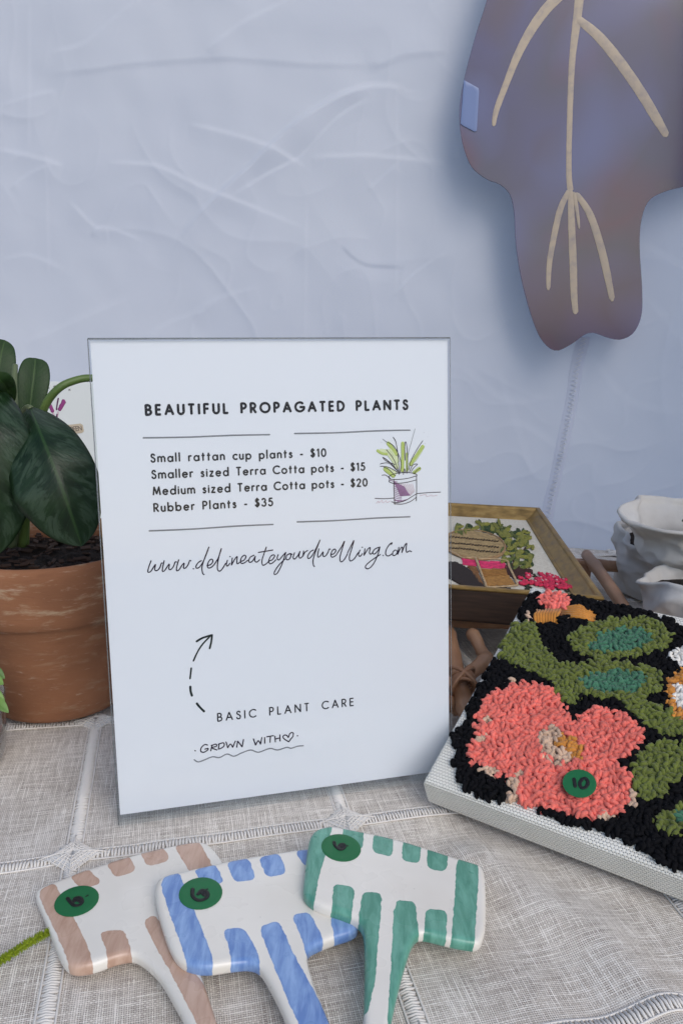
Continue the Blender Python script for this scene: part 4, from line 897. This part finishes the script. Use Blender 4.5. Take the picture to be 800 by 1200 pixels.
YARN = {  # first match wins
 'pink2': [[(372, 102), (398, 84), (440, 82), (468, 105), (462, 128), (420, 132), (385, 122)]],
 'goldstrand': [[(365, 130), (400, 125), (450, 128), (500, 126), (552, 148), (548, 168), (500, 165), (450, 145), (432, 178), (380, 178), (358, 160)]],
 'beige': [[(376, 500), (420, 478), (442, 492), (428, 525), (480, 572), (440, 592), (388, 562)], [(334, 146), (356, 144), (358, 168), (338, 168)], [(462, 146), (484, 148), (482, 164), (462, 162)], [(205, 455), (240, 448), (238, 468), (212, 470)], [(186, 505), (236, 496), (232, 518), (196, 520)], [(200, 596), (262, 606), (256, 622), (205, 612)], [(286, 636), (318, 630), (304, 692), (284, 690)], [(308, 606), (338, 600), (336, 620), (310, 624)], [(640, 655), (658, 650), (660, 720), (640, 718)], [(560, 738), (600, 730), (598, 752), (562, 752)], [(284, 342), (302, 340), (300, 360), (285, 358)]],
 'gold': [[(418, 488), (480, 508), (508, 545), (495, 578), (450, 545), (428, 520)], [(752, 328), (775, 316), (850, 306), (850, 345), (775, 352), (768, 392), (800, 428), (850, 440), (850, 480), (786, 460), (752, 405)]],
 'white': [[(760, 258), (800, 243), (860, 250), (860, 308), (790, 304), (762, 280)], [(765, 352), (800, 342), (860, 335), (860, 438), (800, 430), (768, 395)]],
 'coral': [[(205, 425), (238, 378), (290, 352), (350, 343), (402, 362), (442, 388), (460, 430), (472, 462), (520, 425), (580, 420), (642, 448), (680, 490), (684, 530), (642, 562), (612, 578), (642, 612), (660, 660), (645, 705), (592, 738), (540, 750), (470, 740), (400, 716), (330, 700), (292, 665), (300, 630), (258, 622), (200, 598), (160, 566), (176, 520), (200, 490), (182, 470)]],
 'teal': [[(528, 236), (560, 203), (620, 188), (692, 193), (708, 222), (682, 252), (600, 264), (545, 262)], [(498, 342), (540, 318), (620, 313), (692, 323), (692, 357), (640, 378), (550, 378), (503, 362)], [(780, 730), (830, 715), (830, 765), (790, 760)]],
 'olive': [[(288, 190), (330, 166), (366, 170), (374, 205), (392, 245), (432, 282), (480, 302), (492, 340), (502, 380), (482, 418), (448, 402), (428, 370), (398, 340), (350, 318), (290, 290), (262, 262), (268, 222)], [(466, 216), (520, 178), (600, 162), (680, 157), (742, 178), (768, 210), (742, 252), (680, 272), (600, 284), (530, 280), (478, 258)],
           [(436, 302), (500, 292), (600, 286), (700, 298), (742, 330), (737, 372), (680, 398), (600, 398), (520, 388), (468, 352)], [(625, 398), (700, 398), (760, 428), (830, 445), (830, 505), (740, 505), (688, 472), (636, 432)], [(642, 600), (688, 540), (740, 512), (830, 530), (830, 610), (780, 642), (742, 682), (690, 697), (644, 652)], [(720, 770), (738, 728), (830, 695), (860, 720), (850, 800), (760, 788)]],
 'black': [[(328, 100), (345, 88), (372, 86), (400, 96), (470, 92), (560, 113), (650, 133), (730, 148), (800, 190), (1000, 290), (1000, 990), (800, 888), (745, 874), (692, 836), (602, 790), (560, 768), (450, 757), (440, 742), (500, 748), (540, 742), (400, 735), (385, 722), (400, 712), (338, 708), (322, 695), (330, 680), (292, 672), (255, 682), (205, 672), (150, 642), (130, 592), (132, 560), (150, 548), (122, 520), (132, 492), (165, 470), (172, 440), (182, 400), (196, 372), (222, 335), (216, 292), (238, 278), (268, 284), (262, 250), (280, 190), (330, 168), (326, 130)]]}
polys = {k: [np.array(K5(p, .003)) for p in v] for k, v in YARN.items()}
bb = np.vstack(polys['black']); sp = .0032
pts = []
row = 0; y = bb[:, 1].min()
while y < bb[:, 1].max():
    x = bb[:, 0].min() + (row % 2) * sp / 2
    while x < min(bb[:, 0].max(), CW - .012):
        pts.append((x + random.uniform(-.33, .33) * sp, y + random.uniform(-.33, .33) * sp)); x += sp
    y += sp * .84; row += 1
pts = np.array(pts); pts = pts[(pts[:, 1] < CH - .004) & (pts[:, 0] > .004)]
cls = np.array(['none'] * len(pts), dtype=object)
for nm in reversed(list(polys)):
    m_ = np.zeros(len(pts), bool)
    for p in polys[nm]: m_ |= inside(pts, p)
    cls[m_] = nm
YC = {'pink2': (.80, .16, .13), 'coral': (.75, .155, .12), 'beige': (.55, .38, .27), 'gold': (.53, .21, .028), 'goldstrand': (.53, .21, .028), 'white': (.72, .69, .64), 'teal': (.040, .150, .085), 'olive': (.108, .135, .016), 'black': (.0045, .0045, .006)}
def yarn_mat(nm, c):
    m = mat('yarn_' + nm, c, .85, Sheen_Weight=.22 if nm != 'black' else 0, Sheen_Roughness=.5, Specular_IOR_Level=.5 if nm != 'black' else .12); g = NT(m)
    n1 = g.noise(g.obj(), 150, 2); n2 = g.noise(g.obj(), 1500, 2, .6)
    cc = g.mix(g.mr(n1, .3, .7), tuple(x * .78 for x in c), tuple(min(1, x * 1.22) for x in c))
    g.col(g.mix(g.math('MULTIPLY', g.mr(n2, .5, .75), .25), cc, tuple(min(1, x * 1.6 + .01) for x in c))); g.nrm(g.bump(n2, .5, .0006)); return m
def loops(name, P, m, parent, L=.0046, h=.0034, rp=.00112, dirs=None):
    n = len(P); nt, ns = 8, 6
    a = rng.uniform(0, PI, n) if dirs is None else dirs; L_ = L * rng.uniform(.75, 1.4, n); h_ = h * rng.uniform(.75, 1.25, n)
    lean = rng.uniform(-.35, .35, n)
    ex = np.stack([np.cos(a), np.sin(a), np.zeros(n)], 1); ey = np.stack([-np.sin(a) * np.cos(lean), np.cos(a) * np.cos(lean), np.sin(lean)], 1); ez = np.cross(ex, ey)
    t = np.linspace(0, 1, nt); Vs = []; Fs = []; k0 = 0
    quad = gridfaces(nt, ns + 1) 
    fi = np.array([(i * ns + k, i * ns + (k + 1) % ns, (i + 1) * ns + (k + 1) % ns, (i + 1) * ns + k) for i in range(nt - 1) for k in range(ns)])
    ph0 = rng.uniform(0, 2 * PI, n)
    for ply in (0, 1):
        X_ = -np.cos(PI * t)[None] * L_[:, None] / 2; Zc = np.sin(PI * t)[None] * h_[:, None] - .0006
        tx_ = np.sin(PI * t)[None] * L_[:, None] / 2; tz_ = np.cos(PI * t)[None] * h_[:, None]; tl = np.sqrt(tx_ ** 2 + tz_ ** 2); tx_, tz_ = tx_ / tl, tz_ / tl
        ph = ph0[:, None] + PI * ply + t[None] * 2 * PI * .8
        ro = rp * .78
        ox = X_ + ro * np.cos(ph) * -tz_; oz = Zc + ro * np.cos(ph) * tx_; oy = ro * np.sin(ph)
        for k in range(ns):
            pass
        an = 2 * PI * np.arange(ns) / ns
        sw = (.75 + .25 * np.sin(PI * t))[None, :, None]
        vx = ox[:, :, None] + rp * sw * np.cos(an)[None, None] * -tz_[:, :, None]; vz = oz[:, :, None] + rp * sw * np.cos(an)[None, None] * tx_[:, :, None]; vy = oy[:, :, None] + rp * sw * np.sin(an)[None, None]
        loc = vx[..., None] * ex[:, None, None] + vy[..., None] * ey[:, None, None] + vz[..., None] * ez[:, None, None]
        loc = loc.reshape(n, nt * ns, 3); loc[..., 0] += P[:, 0][:, None]; loc[..., 1] += P[:, 1][:, None]
        Vs.append(loc.reshape(-1, 3)); Fs.append((fi[None] + (np.arange(n) * nt * ns)[:, None, None] + k0).reshape(-1, 4)); k0 += n * nt * ns
    Vl = np.vstack(Vs); E3 = np.array([list(kf[1]), list(kf[2]), list(kf[3])])
    return npmesh(name, Vl @ E3 + np.array(list(kf[0])), np.vstack(Fs), m, parent)
NAMES = {'pink2': 'coral_bud', 'coral': 'coral_flower', 'beige': 'beige_tuft', 'gold': 'gold_tuft', 'white': 'white_petal', 'teal': 'teal_leaf_centre', 'olive': 'olive_leaf', 'black': 'black_background'}
for nm, on in NAMES.items():
  left = pts[cls == nm]; ym = None
  for pi_, poly in enumerate(polys[nm]):
    m_ = inside(left, poly) if pi_ < len(polys[nm]) - 1 else np.ones(len(left), bool)
    sel, left = left[m_], left[~m_]
    if len(sel) == 0: continue
    ym = ym or yarn_mat(nm, YC[nm])
    loops(on, sel, ym, cv, **(dict(L=.0040, h=.0028, rp=.0016) if nm == 'black' else dict(L=.0042, h=.0034, rp=.00138)))
for nm, on in ():
    loops(on, sel, yarn_mat(nm, YC[nm]), cv, **(dict(L=.0040, h=.0028, rp=.0016) if nm == 'black' else dict(L=.0042, h=.0034, rp=.00138)))
mgs = yarn_mat('gold_strand', YC['goldstrand']); mb = MB()
for i in range(9):
    t = i / 8
    L = [(372 + t * 70, 132 - t * 4), (366 + t * 66, 152), (368 + t * 60, 180 - 6 * t)]
    q = K5(L, .003); mb.tube([at(kf, *q[0], .001), at(kf, *q[1], .0035), at(kf, *q[2], .0006)], .0012, 7)
for i in range(6):
    t = i / 5
    q = K5([(440, 128 + t * 22), (495, 126 + t * 34), (550, 146 + t * 20)], .003); mb.tube([at(kf, *q[0], .001), at(kf, *q[1], .0038), at(kf, *q[2], .0006)], .0013, 7)
mb.build('gold_strands', mgs, cv)
LF = .0080
kf2 = (kf[0] + kf[3] * LF, kf[1], kf[2], kf[3])
K10 = lambda L: [(480 + x / 2.5, 660 + y / 2.5) for x, y in L]
sticker(cv, kf2, 678.4, 917.8, .0093, 0, [(K10([(480, 632), (484, 655)]), .0021), (K10([(505, 632), (497, 645), (502, 658), (515, 656), (521, 642), (514, 631), (504, 633)]), .0021)])

# ================================================================== BAMBOO RACK
m_bam = mat('brown_bamboo', (.20, .09, .045), .45); g = NT(m_bam)
g.col(g.ramp(g.noise(g.mapping(g.obj(), (60, 12, 60)), 1, 4), [(.3, (.26, .13, .066)), (.6, (.42, .23, .13)), (.8, (.52, .32, .19))])); g.nrm(g.bump(g.noise(g.obj(), 120, 3), .2, .001))
m_rat = mat('pale_rattan_binding', (.30, .155, .085), .5)
rk = thing('bamboo_rack', 'low brown bamboo stick rack holding the framed embroidery', 'rack', tuple(onZ(600, 745, 0)))
def rod(p, q, r, name='rail', bulge=True):
    p, q = Vector(p), Vector(q); n = 26; mb = MB(); pts = []; rs = []
    for i in range(n):
        t = i / (n - 1); pts.append(p.lerp(q, t) + Vector((0, 0, .0012 * math.sin(t * 7)))); rs.append(r * (1 + .05 * math.sin(t * 9) + .16 * math.exp(-((t * 4 % 1 - .5) / .06) ** 2)))
    mb.tube(pts, rs, 14); return mb.build(name, m_bam, rk)
ZR = .036
bkR, frR = onZ(688, 652, ZR), onZ(752, 742, ZR)
u_ = (bkR - frR).normalized(); w_ = Vector((u_.y, -u_.x, 0)); w_ = w_ if w_.x < 0 else -w_
FWD = .30; DW = .20
def rp_(a, b, z=0.0): return bkR - u_ * a + w_ * b + Vector((0, 0, z))
rod(rp_(-.006, 0), rp_(FWD + .05, 0), .0062); rod(rp_(-.006, DW), rp_(FWD + .05, DW), .0062)
rod(rp_(0, -.045, -.0110), rp_(0, DW + .03, -.0110), .0064, 'crossbar'); rod(rp_(FWD * .62, -.004, -.0110), rp_(FWD * .62, DW + .03, -.0110), .0062, 'crossbar')
for a in (.01, FWD + .03):
    for b in (0, DW): rod(rp_(a, b + .004, -.002), rp_(a + .004, b + .004, -ZR + .001), .0066, 'leg')
# the near left stick with its bound joint, seen between sign and canvas
pA, pB, pC = onZ(521, 735, .036), onZ(541, 792, .030), onZ(551, 850, .012)
rod(pA, pB.lerp(pC, .9), .0068, 'rail'); rod(onZ(515, 812, .020), onZ(572, 772, .034), .0058, 'crossbar'); rod(onZ(552, 742, .040), onZ(572, 775, .032), .0050, 'rail'); rod(onZ(505, 805, .026), onZ(540, 832, .006), .0060, 'leg')
mb = MB()
for i in range(5):
    c = pB + (pC - pB) * (.02 + .055 * i); ax = (pC - pB).normalized(); e1 = ax.cross(Vector((0, 0, 1))).normalized(); e2 = e1.cross(ax)
    mb.tube([c + e1 * .0085 * math.cos(a) + e2 * .0085 * math.sin(a) + ax * .0018 * math.sin(a + i) for a in np.linspace(0, 2 * PI, 21)], .0014, 6, caps=False)
for sgn in (-1, 1):
    c = pB + (pC - pB) * .10; mb.tube([c + e1 * .0098 * math.cos(a) + e2 * .0098 * math.sin(a) + ax * sgn * .010 * math.cos(a) for a in np.linspace(0, 2 * PI, 25)], .0017, 6, caps=False)
mb.build('joint_binding', m_rat, rk)

# ================================================================== FRAMED EMBROIDERY
ZF = .0805
fBR, fFR, fB2, fF2 = onZ(632.5, 594.5, ZF), onZ(708.5, 700, ZF), onZ(525, 585.5, ZF), onZ(525, 694, ZF)
fx = ((fBR - fB2).normalized() + (fFR - fF2).normalized()).normalized(); ff = (fFR, fx, Vector((-fx.y, fx.x, 0)), Vector((0, 0, 1)))
def f2(u, v, dz=0.0): return to2(ff, onZ(u, v, ZF + dz))
FWID = .215
cBR, cFR = np.array(f2(632.5, 594.5)), np.array((0., 0.)); cFL, cBL = cFR + (-FWID, 0), cBR + (-FWID, 0)
quad = [cFR, cBR, cBL, cFL]
pic = thing('embroidered_picture', 'gold framed embroidery of basket, box and leafy tree lying flat behind the sign', 'framed embroidery', tuple(fFR - Vector((0, 0, .03))))
m_gold = mat('antique_gold_wood', (.30, .19, .06), .42, Metallic=.35); g = NT(m_gold)
gn = g.noise(g.mapping(g.obj(), (9, 9, 30)), 8, 5); g.col(g.ramp(gn, [(.3, (.17, .105, .032)), (.55, (.30, .19, .06)), (.8, (.42, .29, .11))])); g.nrm(g.bump(g.noise(g.obj(), 160, 3), .2, .001)); g.rough(g.mr(gn, .3, .7, .35, .55))
m_dkw = mat('dark_stained_wood', (.030, .016, .010), .55); g = NT(m_dkw); g.col(g.ramp(g.noise(g.mapping(g.obj(), (8, 8, 70)), 6, 4), [(.3, (.018, .010, .006)), (.7, (.05, .026, .016))]))
def inset(q, d):
    n = len(q); out = []
    for i in range(n):
        p0_, p1_, p2_ = q[i - 1], q[i], q[(i + 1) % n]; e0 = (p1_ - p0_) / np.linalg.norm(p1_ - p0_); e1_ = (p2_ - p1_) / np.linalg.norm(p2_ - p1_)
        n0 = np.array([-e0[1], e0[0]]); n1 = np.array([-e1_[1], e1_[0]]); k = 1 + n0 @ n1; out.append(p1_ + (n0 + n1) / k * d)
    return out
def sweep(name, prof, m):
    mb = MB(); rings = [[tuple(at(ff, *p, z)) for p in inset(quad, d)] for d, z in prof]
    for i in range(4):
        j = (i + 1) % 4
        for k in range(len(prof) - 1): mb.add([rings[k][i], rings[k][j], rings[k + 1][j], rings[k + 1][i]], [(0, 1, 2, 3)])
    return mb.build(name, m, pic, False)
sweep('frame_outer_side', [(.012, -.031), (.0012, -.031), (.0, -.0290), (.0, -.0034), (.0012, -.0032)], m_dkw)
sweep('gold_moulding', [(.0012, -.0032), (.0004, -.0020), (.0006, -.0005), (.0018, 0), (.0042, 0), (.0052, -.0008), (.0058, -.0024), (.0155, -.0112), (.0163, -.0106), (.0176, -.0108), (.0182, -.0130)], m_gold)
m_lc = mat('cream_linen_ground', (.62, .58, .49), .9); g = NT(m_lc); g.col(g.ramp(g.noise(g.obj(), 400, 3), [(.3, (.54, .50, .41)), (.7, (.68, .645, .555))])); g.nrm(g.bump(g.noise(g.obj(), 900, 2), .4, .0006))
mb = MB(); mb.add([tuple(at(ff, *p, -.0125)) for p in inset(quad, .0165)], [(0, 1, 2, 3)]); ground_l = mb.build('linen_ground', m_lc, pic, False)
mb = MB(); mb.add([tuple(at(ff, *p, -.0290)) for p in inset(quad, .006)], [(0, 1, 2, 3)]); mb.build('backing_board', m_dkw, pic, False)
EZ = -.0125; ef = (at(ff, 0, 0, EZ), ff[1], ff[2], ff[3])
E8 = lambda L: [to2(ff, onZ(510 + x / 4, 580 + y / 4, ZF + EZ)) for x, y in L]
def thread(name, lines, c, w_, lift=.0006, th=.0007):
    m = mat('thread_' + name, c, .8); g = NT(m); g.col(g.mix(g.mr(g.noise(g.obj(), 300, 2), .3, .7), tuple(x * .7 for x in c), tuple(min(1, x * 1.25) for x in c)))
    return strokes(name, lines, ef, m, ground_l, w_, lift=lift, th=th, sm=3)
def fill(poly, ang, sp, jit=1.0):
    """satin stitches: parallel lines clipped to a polygon (crop coordinates)"""
    P = np.array(poly, float); c, s = math.cos(R(ang)), math.sin(R(ang)); Q = np.stack([P[:, 0] * c + P[:, 1] * s, -P[:, 0] * s + P[:, 1] * c], 1); out = []
    y = Q[:, 1].min() + sp * .3
    while y < Q[:, 1].max():
        xs_ = []
        for i in range(len(Q)):
            a, b = Q[i], Q[(i + 1) % len(Q)]
            if (a[1] > y) != (b[1] > y): xs_.append(a[0] + (y - a[1]) * (b[0] - a[0]) / (b[1] - a[1]))
        xs_.sort()
        for x0, x1 in zip(xs_[::2], xs_[1::2]):
            x0 += random.uniform(-jit, jit) * 2; x1 += random.uniform(-jit, jit) * 2
            if x1 - x0 > 2: out.append([(x0 * c - y * s, x0 * s + y * c), ((x0 + x1) / 2 * c - y * s, (x0 + x1) / 2 * s + y * c), (x1 * c - y * s, x1 * s + y * c)])
        y += sp
    return [E8(L) for L in out]
def ell(cx, cy, rx, ry, rot=0, n=28): return [(cx + rx * math.cos(t) * math.cos(R(rot)) - ry * math.sin(t) * math.sin(R(rot)), cy + rx * math.cos(t) * math.sin(R(rot)) + ry * math.sin(t) * math.cos(R(rot))) for t in np.linspace(0, 2 * PI, n, endpoint=False)]
greens = {'dark_green_leaves': [], 'olive_leaves': [], 'lime_leaves': []}
for i in range(150):
    while True:
        x, y = random.uniform(90, 470), random.uniform(132, 345)
        d1 = ((x - 215) / 130) ** 2 + ((y - 160) / 34) ** 2; d2 = ((x - 375) / 95) ** 2 + ((y - 225) / 62) ** 2; d3 = ((x - 385) / 75) ** 2 + ((y - 310) / 40) ** 2
        lid = ((x - 190) / 138) ** 2 + ((y - 236) / 66) ** 2
        if min(d1, d2, d3) < 1 and lid > 1: break
    a = random.uniform(0, 180); k = random.choice(list(greens)); greens[k] += fill(ell(x, y, random.uniform(11, 19), random.uniform(5, 9), a, 12), a, 3.2, .4)
thread('dark_green_leaves', greens['dark_green_leaves'], (.035, .065, .018), .0012); thread('olive_leaves', greens['olive_leaves'], (.11, .135, .028), .0012, lift=.0010); thread('lime_leaves', greens['lime_leaves'], (.22, .22, .04), .0012, lift=.0014)
thread('maroon_branch', fill([(325, 335), (380, 320), (395, 345), (450, 352), (455, 372), (400, 385), (370, 398), (335, 372)], 20, 4) + [E8([(300, 200), (350, 280), (372, 330)]), E8([(420, 250), (385, 300), (375, 335)])], (.055, .018, .014), .0018)
thread('basket_lid', fill(ell(182, 236, 140, 62, 7), 7, 4.4, .5), (.36, .26, .13), .0015, lift=.0008)
for dy in (-24, -6, 12, 26):
    pass
thread('lid_dark_stitches', [E8([(x, 222 + (x - 180) * .10 + dy + random.uniform(-2, 2)), (x + 7, 219 + (x - 180) * .10 + dy + random.uniform(-2, 2))]) for dy in (-6, 22, 46) for x in range(66, 290, 13)], (.035, .022, .015), .0013, lift=.0019)
thread('lid_rim', [E8(ell(182, 236, 144, 66, 7) + ell(182, 236, 144, 66, 7)[:1]), E8(ell(182, 238, 150, 70, 7)[1:13])], (.33, .20, .09), .0022, lift=.0014)
thread('dark_mound', fill([(50, 318), (95, 318), (140, 340), (185, 375), (225, 430), (205, 448), (130, 430), (50, 385)], 50, 4.6) + fill([(205, 432), (350, 438), (345, 452), (220, 448)], 0, 4), (.022, .012, .009), .0019)
thread('pink_lining', fill([(124, 300), (186, 306), (192, 336), (132, 332)], 8, 4) + fill([(202, 310), (320, 318), (332, 347), (214, 346)], 5, 4), (.60, .035, .13), .0016)
thread('brown_box_side', fill([(150, 338), (190, 342), (222, 420), (206, 415)], 65, 4), (.20, .085, .022), .0016)
thread('gold_box_front', fill([(214, 350), (330, 350), (332, 378), (222, 384)], 5, 4.4), (.28, .13, .030), .0017); thread('tan_box_front', fill([(222, 388), (338, 380), (372, 424), (238, 432)], 5, 4.4), (.34, .17, .045), .0017, lift=.0007)
thread('box_piping', [E8([(186, 300), (205, 350), (232, 420), (242, 438), (300, 438), (372, 432), (380, 420), (345, 345), (325, 312), (205, 305)]), E8([(64, 268), (100, 285), (126, 300), (186, 300)])], (.45, .32, .18), .0024, lift=.0016)
ro, rd = [], []
for i in range(80):
    while True:
        x, y = random.uniform(395, 640), random.uniform(366, 460)
        if y > 366 + max(0, (x - 420)) * .10 + abs(x - 500) * .05 and y < 424 + (x - 395) * .16: break
    (ro if random.random() < .72 else rd).append(E8([(x - 5, y - 3), (x + 2, y + 4), (x + 8, y)]))
thread('red_flowers', ro, (.58, .022, .075), .0036, lift=.0014, th=.0012); thread('dark_foliage', rd + [E8([(x, y), (x + 9, y + 5)]) for x, y in [(random.uniform(410, 640), random.uniform(385, 450)) for i in range(40)]], (.02, .028, .012), .0026, lift=.0006)
thread('pale_flower_hearts', [E8([(x, y), (x + 3, y + 2)]) for x, y in [(random.uniform(430, 600), random.uniform(380, 435)) for i in range(14)]], (.62, .30, .32), .0020, lift=.0026)

# ================================================================== WHITE CLAY POTS
m_clay = mat('white_clay', (.60, .575, .54), .8); g = NT(m_clay)
g.col(g.ramp(g.noise(g.obj(), 25, 4), [(.3, (.54, .515, .48)), (.7, (.64, .62, .585))])); g.nrm(g.bump(g.noise(g.obj(), 70, 4), .35, .003))
def claypot(label, c, r0, r1, h, seed, wave, tilt=(0, 0), fillm=None, cut=None):
    t = thing('clay_pot', label, 'clay pot', tuple(c), 'hand pinched white clay pots stacked at right')
    n, m_ = 120, 46; rot = Matrix.Rotation(tilt[0], 3, 'X') @ Matrix.Rotation(tilt[1], 3, 'Y')
    def surf(a, s, inner):
        rr = r0 + (r1 - r0) * (s ** 1.15)
        q = Vector((math.cos(a) * 1.2, math.sin(a) * 1.2, s * 2.3))
        # broad diagonal folds pressed into the wall
        w1 = abs(noise.noise(Vector((q.x * 1.4 + seed, q.y * 1.4 + s * .9, q.z * 1.1)))) ; w2 = abs(noise.noise(Vector((q.x * 2.6 + seed * 2, q.y * 2.6, q.z * 2.0 + 3))))
        ridge = (.5 - w1) * wave * 1.5 + (.4 - w2) * wave * .7 + wave * .55 * math.sin(s * 9 + 2.2 * math.sin(a * 2 + seed) + a * 1.0)
        rr += ridge * (.35 + .65 * s if s < .92 else 1.0) * (0.35 if inner else 1)
        lip = h * (.055 * math.sin(a * 2 + seed * 1.7) + .05 * math.sin(a * 3 + seed)) * s ** 3
        return rr, s * h + lip
    V = []
    for i in range(m_):
        s = i / (m_ - 1)
        for k in range(n):
            a = 2 * PI * k / n; rr, z = surf(a, s, False); V.append((rr * math.cos(a), rr * math.sin(a), z))
    th = .0055
    for i, (dr, dz) in enumerate(((.0012, .0016), (.0028, .0020), (.0046, .0012))):
        for k in range(n):
            a = 2 * PI * k / n; rr, z = surf(a, 1, False); V.append(((rr - dr) * math.cos(a), (rr - dr) * math.sin(a), z + dz))
    ni = 20
    for i in range(ni):
        s = 1 - (i + 1) / ni * .80
        for k in range(n):
            a = 2 * PI * k / n; rr, z = surf(a, s, s < .85); V.append(((rr - th) * math.cos(a), (rr - th) * math.sin(a), z))
    nr = m_ + 3 + ni; F_ = [(i * n + k, i * n + (k + 1) % n, (i + 1) * n + (k + 1) % n, (i + 1) * n + k) for i in range(nr - 1) for k in range(n)]
    F_ += [tuple(range(n))[::-1], tuple((nr - 1) * n + k for k in range(n))]
    mb = MB(); mb.add([tuple(rot @ Vector(p) + Vector(c)) for p in V], F_); mb.build('pot_wall', m_clay, t)
    if fillm:
        mb = MB(); rows = []
        for i in range(9):
            row = []
            for k in range(61):
                a = 2 * PI * k / 60; rr, z = surf(a, .88, True); r_ = (rr - th + .0008) * i / 8
                row.append(tuple(rot @ Vector((r_ * math.cos(a), r_ * math.sin(a), h * .85 + .003 * noise.noise(Vector((r_ * 60 * math.cos(a), r_ * 60 * math.sin(a), seed))))) + Vector(c)))
            rows.append(row)
        mb.grid(rows); mb.build('soil', fillm, t)
    return t
m_succ = mat('dark_succulent', (.030, .050, .024), .3)
pl = claypot('lower white clay pot with dark soil, carrying the upper pot at right', Vector((.330, .655, 0)), .042, .056, .069, 3.3, .0066, (R(-3), 0), m_soil)
pu = claypot('upper flared white clay pot sitting tilted in the lower pot', Vector((.351, .742, .054)), .038, .061, .060, 1.2, .0078, (R(3), R(-4)), None)
mb = MB()
pb = claypot('shadowed white clay pot standing furthest back behind the stacked two', Vector((.366, .832, 0)), .050, .052, .066, 6.1, .0078, (0, 0), m_soil)
for i in range(7):
    a = i * .9; p = Vector((.356, .735, .100)); q = p + Vector((math.cos(a) * .020, math.sin(a) * .020, .004))
    leaf('leaf', [p + Vector((0, 0, -.006)), (p + q) / 2 + Vector((0, 0, .004)), q], [(0, .003, .003), (.4, .007, .007), (.8, .005, .005), (1, 0, 0)], m_succ, pu, hint=Vector((0, -.2, 1)), foldv=.3)

# ================================================================== LIME CHENILLE STEM
m_ch = mat('lime_chenille', (.24, .32, .012), .8)
ch = [onZ(u, v, .0035) for u, v in ((-60, 1150), (-20, 1136), (4, 1124), (24, 1111), (44, 1099), (62, 1090))]
P3 = [Vector(p) for p in spline([tuple(p) for p in ch], 14)]; mb = MB(); mb.tube(P3, .0009, 6)
for i in range(len(P3) - 1):
    t = (P3[i + 1] - P3[i]).normalized(); e1 = t.cross(Vector((0, 0, 1))).normalized(); e2 = e1.cross(t)
    for k in range(16):
        a = random.uniform(0, 2 * PI); d = e1 * math.cos(a) + e2 * math.sin(a); p = P3[i].lerp(P3[i + 1], random.random()); q = p + (d + t * random.uniform(-.4, .4)) * random.uniform(.0018, .0027)
        mb.tube([p, (p + q) / 2, q], [.00028, .00025, .0001], 3, caps=False)
tag(mb.build('chenille_stem', m_ch), 'fuzzy lime green chenille stem running under the peach plant marker', 'craft cord')
